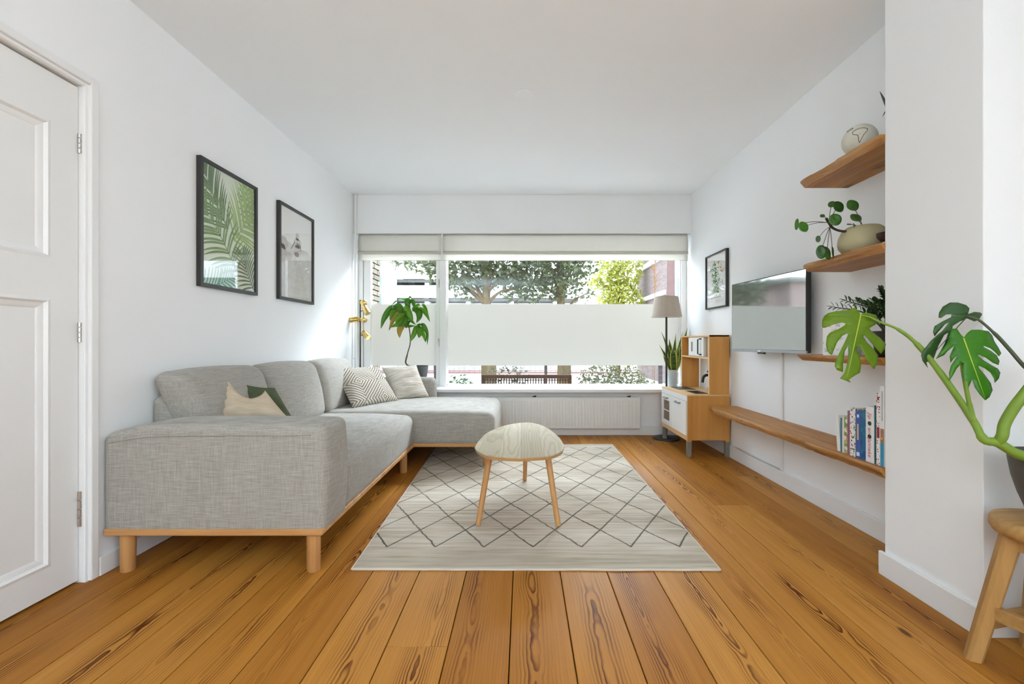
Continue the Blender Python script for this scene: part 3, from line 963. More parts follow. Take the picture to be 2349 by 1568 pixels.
greens = [plain('frond_ink_dark', lin(84,112,66), .8, .1, var=.12, scale=14), plain('frond_ink_mid', lin(112,144,84), .8, .1, var=.12, scale=14), plain('frond_ink_light', lin(146,172,98), .8, .1, var=.12, scale=14)]
def frond(base, tip, bend, nleaf, length, curl, width, spread=1.0):
    """leaflets of one palm frond as flat strokes, in print coordinates"""
    polys = []
    base, tip = Vector((*base,0)), Vector((*tip,0))
    ax = tip-base; L = ax.length; d = ax.normalized(); s = Vector((-d.y,d.x,0))
    pts = [base+ax*t+s*bend*math.sin(t*PI) for t in [i/24 for i in range(25)]]
    def strip(path, w0):
        m_ = len(path)
        l, r = [], []
        for i, p in enumerate(path):
            dd = (path[min(i+1,m_-1)]-path[max(i-1,0)]).normalized(); nn = Vector((-dd.y,dd.x,0))
            w_ = w0*(math.sin(PI*min(1,(i/(m_-1))*.82+.18)))**.7
            l.append(p+nn*w_/2); r.append(p-nn*w_/2)
        for i in range(m_-1):
            polys.append([(l[i].x,l[i].y),(l[i+1].x,l[i+1].y),(r[i+1].x,r[i+1].y),(r[i].x,r[i].y)])
    for i in range(24):
        w_ = .0045*(1-i/30)
        a, b = pts[i], pts[i+1]; dd = (b-a).normalized(); nn = Vector((-dd.y,dd.x,0))*w_
        polys.append([tuple((a+nn)[:2]),tuple((b+nn)[:2]),tuple((b-nn)[:2]),tuple((a-nn)[:2])])
    for k in range(nleaf):
        t = (k+.5)/nleaf
        p = pts[min(24,int(t*24))]; q = pts[min(24,int(t*24)+1)]
        dd = (q-p).normalized() if (q-p).length > 0 else d
        for side in (-1, 1):
            ang = (1.05-.55*t)*side*spread
            LL = length*(math.sin(PI*(.18+.72*t)))**.7
            path = []
            cur = Vector(p); dirv = Vector((dd.x*math.cos(ang)-dd.y*math.sin(ang), dd.x*math.sin(ang)+dd.y*math.cos(ang),0))
            for j in range(9):
                path.append(Vector(cur)); cur = cur+dirv*LL/8
                aa = side*curl/8
                dirv = Vector((dirv.x*math.cos(aa)-dirv.y*math.sin(aa), dirv.x*math.sin(aa)+dirv.y*math.cos(aa),0))
            strip(path, width)
    return polys
t1, paper1, ink, (ia, ib, ja, jb) = picture(-1, 2.469, 3.0, 1.322, 2.056, 'large black framed print of green palm fronds nearest the door')
def S(s, t): return (ia+(ib-ia)*s, ja+(jb-ja)*t)
pb = MB().add([(XL+.0142, y, z) for (y, z) in ((ia,ja),(ib,ja),(ib,jb),(ia,jb))], [(0,1,2,3)]); pb.build('print_ground', plain('print_mint', lin(206,214,196), .8, .1, var=.03), paper1)
ink('frond_print', frond(S(1.02,.55), S(.86,1.02), .015, 13, .16, .35, .0125), greens[1], .0004)
ink('frond_print', frond(S(.46,.52), S(-.04,1.06), .02, 19, .23, .30, .0125, .75), greens[0], .0005)
ink('frond_print', frond(S(.58,.44), S(1.02,.88), -.015, 17, .30, .45, .0145, .95), greens[2], .0006)
ink('frond_print', frond(S(.62,.16), S(-.06,.66), -.025, 17, .24, .55, .0150), greens[1], .0007)
ink('frond_print', frond(S(1.02,.0), S(.74,.34), .015, 12, .17, .45, .0135), greens[0], .0008)
ink('frond_print', frond(S(-.05,-.03), S(.55,.10), -.02, 13, .14, .5, .0125), greens[1], .0009)

t2, paper2, ink, (ia, ib, ja, jb) = picture(-1, 3.27, 3.81, 1.328, 2.062, 'black framed misty grey landscape print between palm print and window')
def smooth_blob(cx, cy, rx, ry, n=26, seed=0, amp=.18):
    pts = []
    for i in range(n):
        a = 2*PI*i/n
        k = 1+amp*mnoise.noise(Vector((math.cos(a)*1.6+seed, math.sin(a)*1.6, seed)))
        s, t = cx+rx*k*math.cos(a), cy+ry*k*math.sin(a)
        pts.append(S(s, t))
    return pts
def fan(poly):
    c = (sum(p[0] for p in poly)/len(poly), sum(p[1] for p in poly)/len(poly))
    return [[c, poly[i], poly[(i+1)%len(poly)]] for i in range(len(poly))]
g = [plain('haze_ink_%d' % i, lin(*c), .8, .1, var=.06, scale=25) for i, c in enumerate(((202,200,196),(186,180,174),(168,160,153),(132,122,116),(196,193,188)))]
ink('haze_print', [[S(0,0),S(1,0),S(1,.56),S(.8,.60),S(.5,.60),S(.2,.64),S(0,.66)]], g[0], .0003)
ink('shrub_print', fan(smooth_blob(.10,.60,.13,.07,seed=2)) + fan(smooth_blob(.05,.48,.14,.10,seed=5)), g[1], .0005)
ink('grass_print', fan(smooth_blob(.26,.47,.10,.05,seed=7)), g[1], .0004)
ink('figure_print', fan(smooth_blob(.52,.73,.055,.045,seed=1)) + fan(smooth_blob(.52,.655,.12,.06,seed=3,amp=.1)) + fan(smooth_blob(.54,.57,.11,.07,seed=4,amp=.1)) + fan(smooth_blob(.46,.44,.05,.06,seed=9)), g[4], .0006)
def stroke(p, q, w):
    a, b = Vector((*S(*p),0)), Vector((*S(*q),0)); n_ = (b-a).normalized(); n_ = Vector((-n_.y,n_.x,0))*w
    return [tuple((a+n_)[:2]), tuple((b+n_*.6)[:2]), tuple((b-n_*.6)[:2]), tuple((a-n_)[:2])]
ink('figure_shade', [stroke((.44,.66),(.32,.56),.007), stroke((.62,.65),(.62,.58),.006), stroke((.50,.66),(.56,.60),.010), stroke((.58,.66),(.54,.60),.010)] + fan(smooth_blob(.50,.52,.075,.03,seed=11)), g[3], .0008)
ink('track_print', [[S(.36,0),S(.9,0),S(.62,.42),S(.52,.42)]], g[4], .0004)

t3, paper3, ink, (ia, ib, ja, jb) = picture(1, 3.89, 4.335, 1.322, 1.838, 'small black framed botanical print in the corner above the play kitchen', fw=.014)
def S(s, t): return (ib-(ib-ia)*s, ja+(jb-ja)*t)
rg = random.Random(5)
pg = [plain('botanic_%d' % i, lin(*c), .8, .1, var=.1, scale=40) for i, c in enumerate(((92,136,84),(60,104,62),(150,176,120),(196,126,96),(214,170,132),(150,146,140)))]
L_ = {i: [] for i in range(6)}
for i in range(150):
    t_ = rg.uniform(.22,.86); s_ = .48+rg.gauss(0,.11+.06*(t_>.6))
    a = rg.uniform(0,PI); l_ = rg.uniform(.02,.06)
    k = rg.choice((0,0,1,2,2)) if not (t_ > .66 and s_ > .5) else rg.choice((3,3,4,2))
    L_[k].append(stroke((s_-math.cos(a)*l_, t_-math.sin(a)*l_*.8), (s_+math.cos(a)*l_, t_+math.sin(a)*l_*.8), rg.uniform(.003,.007)))
for i in range(7): L_[5].append(stroke((.22+i*.075,.175),(.255+i*.075,.185),.010))
for i in range(3): L_[5].append(stroke((.45,.13-.022*i),(.85,.13-.022*i),.0012))
for k, v in L_.items(): ink('plant_print', v, pg[k], .0003+.0001*k)

# ------------------------------------------------------------------ live-edge shelves
def slab_mat(name, c1, c2, c3):
    m = Mat(name, .5, .35)
    x, y, z = m.obj()
    r = m.rnd()*11.0
    w = m.noise(m.vec(x*2.0, y*1.1, z*2.0+r), 2.0, 3)
    n1 = m.noise(m.vec((x+w*.12)*26.0, (y+r)*1.6, z*30.0), 1.0, 4, .6)
    n2 = m.noise(m.vec(x*150.0, y*5.0, z*150.0), 1.0, 2)
    kd = E(m.nt, m.voronoi(m.vec(x*5.0, y*2.6, z*5.0+r), 1.0))
    c = m.ramp(n1*.8+n2*.2, [(.3, c1), (.5, c2), (.72, c3)])
    m.col(m.mix((1.0-kd.step(.05,.16))*.7, c, tuple(k*.45 for k in c1)))
    m.bump(n1, .25, .004)
    return m.m
M['slab'] = slab_mat('live_edge_oak', lin(136,86,34), lin(172,118,56), lin(196,144,78))
M['bark'] = slab_mat('live_edge_bark', lin(112,72,38), lin(172,124,72), lin(206,164,112))
def shelf(name, y0, y1, z_top, th, xfront, label, seed, wob=.016, cut=.0, under=.018):
    """slab fixed to the right wall; rough bark edge faces the room"""
    o = thing(name, (XR, (y0+y1)/2, z_top-th), label, 'shelf')
    n = max(10, int((y1-y0)/.03))
    def edge(t, lev):
        y = y0+(y1-y0)*t
        x = xfront + wob*(mnoise.noise(Vector((t*(y1-y0)*4+seed, lev*.3, seed)))) + .4*wob*mnoise.noise(Vector((t*(y1-y0)*22, lev*1.7, seed+3)))
        x += cut*max(0, (t-.86)/.14)**2
        return x, y
    rows = [(0.0, 0.0), (.25, -.004), (.6, under*.35), (1.0, under)]     # (down, inwards) down the bark edge
    vs = []; fs = []
    for i in range(n+1):
        t = i/n
        for (dn, inn) in rows:
            x, y = edge(t, dn)
            vs.append((x+inn+.004*mnoise.noise(Vector((t*40, dn*5, seed))), y, z_top-th*dn))
    m_ = len(rows)
    bark = MB().add(vs, [((i)*m_+j, (i)*m_+j+1, (i+1)*m_+j+1, (i+1)*m_+j) for i in range(n) for j in range(m_-1)])
    bark.build('bark_edge', M['bark'], o, smooth=True)
    body = MB()
    for i in range(n):
        a, b = vs[i*m_], vs[(i+1)*m_]; c, d = vs[i*m_+m_-1], vs[(i+1)*m_+m_-1]
        body.add([a, b, (XR-.001,b[1],z_top), (XR-.001,a[1],z_top)], [(0,3,2,1)])
        body.add([c, d, (XR-.001,d[1],z_top-th), (XR-.001,c[1],z_top-th)], [(0,1,2,3)])
    for i, rev in ((0, False), (n, True)):
        q = [vs[i*m_+j] for j in range(m_)] + [(XR-.001, vs[i*m_][1], z_top-th), (XR-.001, vs[i*m_][1], z_top)]
        body.add(q, [tuple(range(len(q)))[::-1] if rev else tuple(range(len(q)))])
    body.build('slab', M['slab'], o)
    return o
shelf('wall_shelf', PY1, 2.467, 1.905, .036, 1.545, 'topmost live-edge oak shelf carrying the small globe', 2, cut=.01)
shelf('wall_shelf', PY1, 2.452, 1.436, .040, 1.552, 'live-edge oak shelf beside the television top carrying the beige ribbed pot', 5, cut=.01)
shelf('wall_shelf', PY1, 2.49, .938, .034, 1.548, 'live-edge oak shelf level with the television foot, behind the yellow-green leaf', 8, cut=.01)
shelf('wall_bench', PY1, 3.75, .462, .045, 1.552, 'long low live-edge oak shelf carrying the books', 11, wob=.02, cut=.05)

# ------------------------------------------------------------------ television
def tv_mat():
    m = Mat('tv_screen', .05, .5, (.42,.44,.435), .9)
    n = m.noise(scale=3)
    m.col(m.ramp(n, [(.3, (.50,.525,.52)), (.7, (.52,.545,.54))]))
    return m.m
tv = thing('television', (1.72, 3.1, .90), 'flat television on a wall arm with the window mirrored in its screen', 'television')
A_ = Vector((1.660, 3.505, 0)); B_ = Vector((1.742, 2.705, 0))       # far and near edge of the screen plane
dirv = (B_-A_).normalized(); nrm = Vector((-abs(dirv.y), -dirv.x if dirv.y < 0 else dirv.x, 0)).normalized()
nrm = Vector((dirv.y, -dirv.x, 0)); 
if nrm.x > 0: nrm = -nrm
z0t, z1t = .938, 1.462
def tvp(s, d, z): return A_.lerp(B_, s) + nrm*d + Vector((0,0,z))
def tv_box(s0, s1, d0, d1, z0, z1):
    c = [tvp(s0,d0,z0),tvp(s1,d0,z0),tvp(s1,d1,z0),tvp(s0,d1,z0),tvp(s0,d0,z1),tvp(s1,d0,z1),tvp(s1,d1,z1),tvp(s0,d1,z1)]
    return MB().add(c, [(0,1,2,3),(7,6,5,4),(4,5,1,0),(5,6,2,1),(6,7,3,2),(7,4,0,3)])
tv_box(0, 1, -.032, 0, z0t, z1t).build('housing', M['black'], tv, bevel=.004)
q = [tvp(.009,.0008,z0t+.016), tvp(.991,.0008,z0t+.016), tvp(.991,.0008,z1t-.007), tvp(.009,.0008,z1t-.007)]
MB().add(q, [(0,1,2,3)]).build('screen', tv_mat(), tv)
tv_box(-.002, 1.002, -.006, .004, z0t-.004, z0t+.014).build('chin_strip', plain('tv_grey', (.30,.31,.31), .35, .5, .6), tv, bevel=.001)
tv_box(.42, .50, -.012, .008, z0t-.016, z0t-.004).build('sensor', M['black'], tv)
tv_box(.415, .455, .0035, .0052, z0t-.001, z0t+.009).build('badge', plain('badge_silver', (.85,.85,.84), .3), tv)
tv_box(.3, .7, -.06, -.032, z0t+.12, z1t-.12).build('wall_arm', M['black'], tv)
MB().box((1.755, 3.05, 1.12), (XR, 3.15, 1.28)).build('wall_plate', M['black'], tv)

# ------------------------------------------------------------------ text helper
def lettering(name, body, size, mat, parent, loc, rot, extrude=.0002):
    cu = bpy.data.curves.new(name, 'FONT'); cu.body = body; cu.size = size; cu.extrude = extrude; cu.align_x = 'CENTER'; cu.align_y = 'CENTER'; cu.shear = .2
    tmp = bpy.data.objects.new(name+'_tmp', cu); COL.objects.link(tmp)
    dg = bpy.context.evaluated_depsgraph_get()
    me = bpy.data.meshes.new_from_object(tmp.evaluated_get(dg))
    bpy.data.objects.remove(tmp, do_unlink=True)
    me.materials.clear(); me.materials.append(mat)
    o = bpy.data.objects.new(name, me); COL.objects.link(o); o.parent = parent
    o.location = Vector(loc) - ORIG[parent.name]; o.rotation_euler = rot
    return o

# ------------------------------------------------------------------ books on the low shelf
BZ = .4625
def cover(name, c, spots=None, sc=60, thr=.5):
    m = Mat(name, .4, .4, c)
    if spots:
        x, y, z = m.obj()
        v = m.vec(x*1.0, y*1.0, z*1.0)
        col = m.voronoi(v, sc, 'Color'); dist = E(m.nt, m.voronoi(v, sc))
        q = m.nt.nodes.new('ShaderNodeSeparateColor'); m.nt.links.new(col, q.inputs[0])
        cc = m.ramp(E(m.nt, q.outputs[0]), [(i/(len(spots)), s) for i, s in enumerate(spots)])
        m.nt.nodes[-1].color_ramp.interpolation = 'CONSTANT'
        m.col(m.mix(1.0-dist.step(thr-.1, thr), c, cc))
    else:
        m.col(m.ramp(m.noise(scale=20), [(.3, tuple(k*.88 for k in c)), (.7, c)]))
    return m.m
M['pages'] = plain('book_pages', (.76,.73,.66), .9, .1)
W_ = (.80,.79,.76)
def book(yc, th, h, depth, mat, label, xs=1.575, lean=0, title=None):
    """spine towards the room, standing on the low shelf"""
    th *= TS
    o = thing('book', (xs+depth/2, yc, BZ), label, 'book', 'books on the low shelf')
    r = lambda mb: mb
    c = MB().box((xs, yc-th/2, BZ), (xs+.003, yc+th/2, BZ+h)).box((xs+.003, yc-th/2, BZ), (xs+depth, yc-th/2+.002, BZ+h)).box((xs+.003, yc+th/2-.002, BZ), (xs+depth, yc+th/2, BZ+h))
    c.build('cover', mat, o)
    MB().box((xs+.003, yc-th/2+.002, BZ+.003), (xs+depth-.003, yc+th/2-.002, BZ+h-.003)).build('pages', M['pages'], o)
    if lean: o.rotation_euler = (lean, 0, 0)
    return o
ink_r = plain('ink_red', lin(196,52,96), .5); ink_k = plain('ink_black', (.02,.02,.02), .5); ink_g = plain('ink_gold', lin(206,180,110), .5)
yy = 2.212
TS = 1.235
def nextb(th):
    global yy
    th *= TS
    yy -= th+.0012
    return yy+th/2
b = book(nextb(.018), .018, .176, .19, cover('cover_white_a', W_), 'small white book leaning at the window end of the row', 1.578, lean=-.10)
b = book(nextb(.008), .008, .168, .18, cover('cover_petrol', lin(52,120,140)), 'thin petrol blue book second from the window end', 1.577)
b = book(nextb(.011), .011, .178, .18, cover('cover_cream', (.76,.74,.68)), 'slim cream book between the petrol and the green one', 1.577)
b = book(nextb(.017), .017, .180, .18, cover('cover_green', lin(122,150,84), [lin(190,170,120), lin(196,90,80), lin(110,150,70), lin(220,214,196)], 45, .55), 'green patterned book with a red touch at the top', 1.576)
b = book(nextb(.015), .015, .212, .20, cover('cover_mauve', lin(150,92,122)), 'mauve book taller than the green one beside it', 1.576)
b = book(nextb(.029), .029, .228, .21, cover('cover_speckle', (.80,.80,.76), [lin(60,120,60), lin(200,90,80), lin(60,80,150), lin(40,40,40), lin(190,170,90), lin(230,226,216)], 95, .5), 'thick white book spattered with small coloured pictures', 1.573)
b = book(nextb(.026), .026, .222, .21, cover('cover_blue', lin(62,88,162)), 'royal blue book with gold lettering in the row', 1.572)
for (ea, eb, ec) in ((.006,.190,.205),(.009,.010,.028)): MB().box((1.5715, b.location.y-ea, BZ+eb), (1.572, b.location.y+ea, BZ+ec)).build('emblem', plain('emblem_pale', (.72,.76,.86), .5), b)
MB().box((1.5715, b.location.y-.004, BZ+.085), (1.572, b.location.y+.006, BZ+.16)).build('title_panel', ink_g, b)
b = book(nextb(.026), .026, .226, .21, cover('cover_teal', lin(22,96,136), [lin(20,70,130), lin(24,120,140), lin(30,140,130)], 30, .6), 'dark teal blue book between the royal blue and the tall white one', 1.572)
b = book(nextb(.036), .036, .252, .21, cover('cover_white_b', (.82,.82,.81)), 'white book with curly red title and black dots on its spine', 1.569)
yb = b.location.y
R_ = (PI/2, PI/2, -PI/2)
def spine_text(bk, body, size, mat, zc, xs, yc):
    o = lettering('spine_title', body, size, mat, bk, (xs-.0004, yc, BZ+zc), (0,0,0))
    # letters face the room (-x) and read downwards
    o.rotation_euler = Matrix(((0,0,-1),(0,1,0),(-1,0,0))).to_4x4().transposed().to_euler() if False else Matrix(((0,0,-1),(0,1,0),(1,0,0))).to_euler()
    m3 = Matrix(((0,0,-1),(0,1,0),(1,0,0)))
    # columns are images of text x (downwards), text y (away from the pillar is +y), normal (-x)
    m3 = Matrix(((0,0,-1),(0,-1,0),(-1,0,0)))
    m3 = m3 if m3.determinant() > 0 else Matrix(((0,0,-1),(0,1,0),(-1,0,0)))
    o.rotation_euler = m3.to_euler()
    return o
spine_text(b, 'Jip', .030, ink_r, .210, 1.569, yb)
spine_text(b, 'en', .028, ink_r, .143, 1.569, yb)
spine_text(b, 'Janneke', .028, ink_r, .066, 1.569, yb)
for zz in (.176, .117):
    dots = MB().add([(1.5686, yb+.011*math.cos(a), BZ+zz+.010*math.sin(a)) for a in [2*PI*i/14 for i in range(14)]], [tuple(range(14))]); dots.build('dot', ink_k, b)
b = book(nextb(.009), .009, .262, .20, cover('cover_bottle', lin(24,84,84)), 'thin bottle green book squeezed beside the curly titled one', 1.572)
b = book(nextb(.016), .016, .318, .22, cover('cover_white_c', (.80,.79,.78), [lin(190,60,90), lin(220,120,130), lin(200,196,192), lin(150,30,50)], 120, .42), 'tall white book with rows of red lettering', 1.571)
for (ea, eb, ec) in ((.007,.12,.168),(.005,.287,.302)): MB().box((1.5703, b.location.y-ea, BZ+eb), (1.571, b.location.y+ea, BZ+ec)).build('red_panel', plain('ink_crimson', lin(140,22,48), .5), b)
b = book(nextb(.019), .019, .352, .22, cover('cover_white_d', (.81,.81,.80)), 'tallest white book, half hidden by the chimney breast', 1.570)
MB().box((1.5694, b.location.y-.0095, BZ), (1.570, b.location.y+.0095, BZ+.10)).build('blue_panel', plain('ink_blue', lin(46,140,176), .5), b)
MB().box((1.5694, b.location.y-.0095, BZ+.10), (1.570, b.location.y+.0095, BZ+.165)).build('picture_panel', cover('spine_picture', lin(150,110,80), [lin(110,140,80), lin(170,110,80), lin(200,160,120)], 60, .6), b)
for i in range(1): MB().box((1.5694, b.location.y-.003, BZ+.20), (1.570, b.location.y+.003, BZ+.33)).build('title_strip', plain('ink_grey', lin(170,168,164), .5), b)

# ------------------------------------------------------------------ globe
gl = thing('globe', (1.632, 2.135, 1.906), 'small cream globe with brown outlined continents on the top shelf', 'globe')
GC = Vector((1.632, 2.135, 1.906+.078))
def globe_mat():
    m = Mat('globe_paper', .5, .4)
    m.col(m.ramp(m.noise(scale=10, detail=3), [(.3, lin(196,194,178)), (.7, lin(224,222,208))]))
    return m.m
GR = .0735
def gp(lon, lat, r=GR):
    return GC + Vector((math.cos(lat)*math.cos(lon), math.cos(lat)*math.sin(lon), math.sin(lat)))*r
MB().lathe([(GR*math.sin(PI*i/28), -GR*math.cos(PI*i/28)) for i in range(29)], GC, 44).build('ball', globe_mat(), gl, smooth=True)
MB().lathe([(.026,0),(.026,.006),(.018,.009),(.018,.012)], (GC.x, GC.y, 1.906), 20).build('foot', M['black'], gl)
fwd = (Vector((0,0,CAMZ))-GC).normalized()
lon0 = math.atan2(fwd.y, fwd.x); lat0 = math.asin(fwd.z)
def outline(pts, name, fill=True):
    P3 = [gp(lon0+a, lat0+b+.42, GR*1.004) for a, b in pts]
    d_ = MB().tube(smoothpath(P3+P3[:1], 3), .0012, 5); d_.build(name, plain('globe_ink', lin(74,50,36), .6), gl)
    if fill:
        c = sum(P3, Vector())/len(P3); c = GC+(c-GC).normalized()*GR*1.006
        fs = [(len(P3), i, (i+1)%len(P3)) for i in range(len(P3))]
        fs = [(a, c_, b_) for (a, b_, c_) in fs]
        MB().add([GC+(p-GC).normalized()*GR*1.003 for p in P3]+[c], fs).build('land', plain('globe_land', lin(206,188,160), .5), gl)
outline([(-.40,.22),(-.2,.36),(.1,.40),(.38,.30),(.42,.14),(.22,-.10),(.06,-.42),(-.02,-.55),(-.06,-.36),(-.1,-.08),(-.34,.06)], 'continent')
outline([(-.95,.52),(-.8,.62),(-.55,.66),(-.45,.56),(-.62,.50),(-.8,.46)], 'continent', False)

# ------------------------------------------------------------------ plants: generic builders
def blade(path, widths, mat, name, parent, cup=.25, n=1, side=None, thick=0, along=None):
    """leaf blade: path of 3-D points with half widths; cupped cross section"""
    path = [Vector(p) for p in path]
    m_ = len(path); vs = []; fs = []
    K = 5
    for i, p in enumerate(path):
        d = (path[min(i+1,m_-1)]-path[max(i-1,0)]).normalized()
        sd = side(i/(m_-1)) if callable(side) else (Vector(side) if side is not None else d.cross(Vector((0,0,1))))
        sd = sd - d*sd.dot(d)
        if sd.length < 1e-4: sd = Vector((1,0,0))
        sd.normalize(); up = sd.cross(d).normalized()
        w_ = widths(i/(m_-1)) if callable(widths) else widths[i]
        for k in range(K):
            t = (k/(K-1))*2-1
            vs.append(p + sd*w_*t + up*cup*w_*(t*t))
    for i in range(m_-1):
        for k in range(K-1):
            fs.append((i*K+k, i*K+k+1, (i+1)*K+k+1, (i+1)*K+k))
    return MB().add(vs, fs)
def lance(t, w): return w*(math.sin(PI*min(1, max(0, t))**.8))**.8 if 0 < t < 1 else w*.04
def disc_leaf(c, nrm, rx, ry, updir, dome=.12):
    c, nrm = Vector(c), Vector(nrm).normalized()
    u = (Vector(updir) - nrm*Vector(updir).dot(nrm)).normalized(); s = u.cross(nrm)
    vs = [c - nrm*dome*rx]; fs = []
    N, R = 18, 3
    for r in range(1, R+1):
        for k in range(N):
            a = 2*PI*k/N; q = r/R
            vs.append(c + s*rx*q*math.cos(a) + u*ry*q*math.sin(a) - nrm*dome*rx*(1-q*q)*1.0 + nrm*.06*rx*q*math.sin(3*a))
    for k in range(N): fs.append((0, 1+k, 1+(k+1)%N))
    for r in range(1, R):
        for k in range(N):
            a = 1+(r-1)*N+k; b_ = 1+(r-1)*N+(k+1)%N
            fs.append((a, a+N, b_+N, b_))
    return MB().add(vs, fs)

# round-leaved plant in the beige ribbed pot, middle shelf
PZ = 1.4365
PC = Vector((1.672, 2.165, PZ))
pot = thing('planter', PC, 'squat beige ribbed pot on the shelf beside the television', 'pot')
M['rib_pot'] = plain('beige_stoneware', lin(182,172,136), .6, .35, var=.03)
prof = [(.062,0),(.080,.004),(.102,.035),(.1055,.055),(.102,.085),(.088,.118),(.070,.134),(.062,.136),(.060,.128),(.058,.112)]
MB().lathe(prof, PC, 112, rib=-.014).build('bowl', M['rib_pot'], pot, smooth=True, angle=60)
MB().lathe([(.0591,.108),(.0,.112)], PC, 32).build('soil', plain('soil', (.035,.024,.016), .95, .1), pot)
pil = thing('pilea', PC+Vector((0,0,.11)), 'round-leaved houseplant spilling sideways out of the beige ribbed pot', 'plant')
M['pilea'] = leaf_mat('pilea_leaf', lin(38,78,22), lin(74,128,40), trans=.15)
M['pilea_stem'] = plain('pilea_stem', lin(86,72,58), .6)
def zp(zx, zy, Y): return P(1780+zx/7.129, 430+zy/7.129, Y)
Yp = 2.19
node = zp(862, 570, Yp+.02)
MB().tube(smoothpath([PC+Vector((-.02,.0,.112)), zp(1075,712,Yp-.03), zp(930,660,Yp), node, zp(820,500,Yp+.02)], 6), [.006]*25, 8).build('trunk', plain('pilea_trunk', lin(58,44,34), .8), pil, smooth=True)
pl_leaves = [((340,600),30,95,Yp+.02,(-.7,-.6,.2)),((450,640),82,92,Yp-.01,(.1,-1,.25)),((912,272),50,62,Yp+.05,(-.5,-.7,.4)),((1025,312),92,95,Yp,(.15,-1,.2)),((1255,290),105,95,Yp-.01,(.1,-1,.2)),
             ((968,525),92,98,Yp-.06,(-.2,-1,.1)),((1308,492),95,80,Yp-.03,(.1,-1,.5)),((690,840),34,52,Yp+.03,(-.4,-1,0)),((740,1052),72,112,Yp-.03,(-.3,-1,.1)),((835,1070),78,110,Yp+.03,(.3,-.9,.2)),((930,1052),42,90,Yp+.02,(.6,-.8,.1)),
             ((760,462),34,36,Yp+.06,(-.3,-.8,.5)),((1195,600),36,18,Yp-.05,(0,-.7,.7)),((1280,620),28,42,Yp-.06,(.5,-.8,.3))]
for (c, rx, ry, Y, nn) in pl_leaves:
    cc = zp(c[0], c[1], Y); k = Y/FPX/7.129
    lf = disc_leaf(cc, nn, rx*k*1.05, ry*k*1.05, (0,0,1)).build('leaf', M['pilea'], pil, smooth=True, solid=.0012)
    src = node if c[0] < 1150 else PC+Vector((-.01,-.02,.115))
    if c[1] > 780: src = zp(880, 640, Yp+.01)
    mid = src.lerp(cc, .5)+Vector((0,0,.008))
    if (cc-src).length > .02:
        MB().tube(smoothpath([src, mid, cc + Vector((0,.002,0))], 5), .0015, 6).build('petiole', M['pilea_stem'], pil, smooth=True)
bw = thing('small_bowl', (1.645, 1.985, PZ), 'dark brown little bowl on a white stand next to the beige ribbed pot', 'bowl')
MB().lathe([(.026,0),(.034,.004),(.034,.012),(.020,.022),(.0,.023)], (1.645,1.985,PZ), 24).build('stand', plain('bowl_stand', (.75,.74,.70), .5), bw, smooth=True, angle=40)
MB().lathe([(.012,.022),(.024,.024),(.040,.044),(.043,.062),(.040,.062),(.034,.046),(.0,.034)], (1.645,1.985,PZ), 28).build('cup', plain('dark_brown_wood', lin(56,34,22), .5), bw, smooth=True, angle=50)

# sprig in a white vase on the top shelf, mostly hidden by the chimney breast
sv = thing('sprig_vase', (1.665, 1.962, 1.906), 'white vase with a dark leafy sprig showing past the chimney breast edge', 'vase')
MB().lathe([(.020,0),(.030,.01),(.034,.05),(.022,.085),(.015,.10),(.017,.11),(.013,.108)], (1.672,1.962,1.906), 24).build('vase', plain('white_vase', (.8,.8,.78), .4), sv, smooth=True, angle=50)
Mspr = leaf_mat('sprig_leaf', lin(52,58,48), lin(92,96,84), trans=.05)
for (a, b_) in (((2040,262),(2018,209)), ((2046,240),(2024,268)), ((2044,250),(2029,240)), ((2060,240),(2058,190))):
    p, q = P(a[0],a[1],1.962), P(b_[0],b_[1],1.955)
    MB().tube(smoothpath([Vector((1.672,1.962,2.0)), (p+Vector((1.672,1.962,2.01)))/2, p], 4), .001, 6).build('stem', M['pilea_stem'], sv, smooth=True)
    blade([p.lerp(q, i/6) + Vector((0,0,.004*math.sin(PI*i/6))) for i in range(7)], lambda t: lance(t, .0065), Mspr, 'leaf', sv).build('leaf', Mspr, sv, smooth=True, solid=.0008)

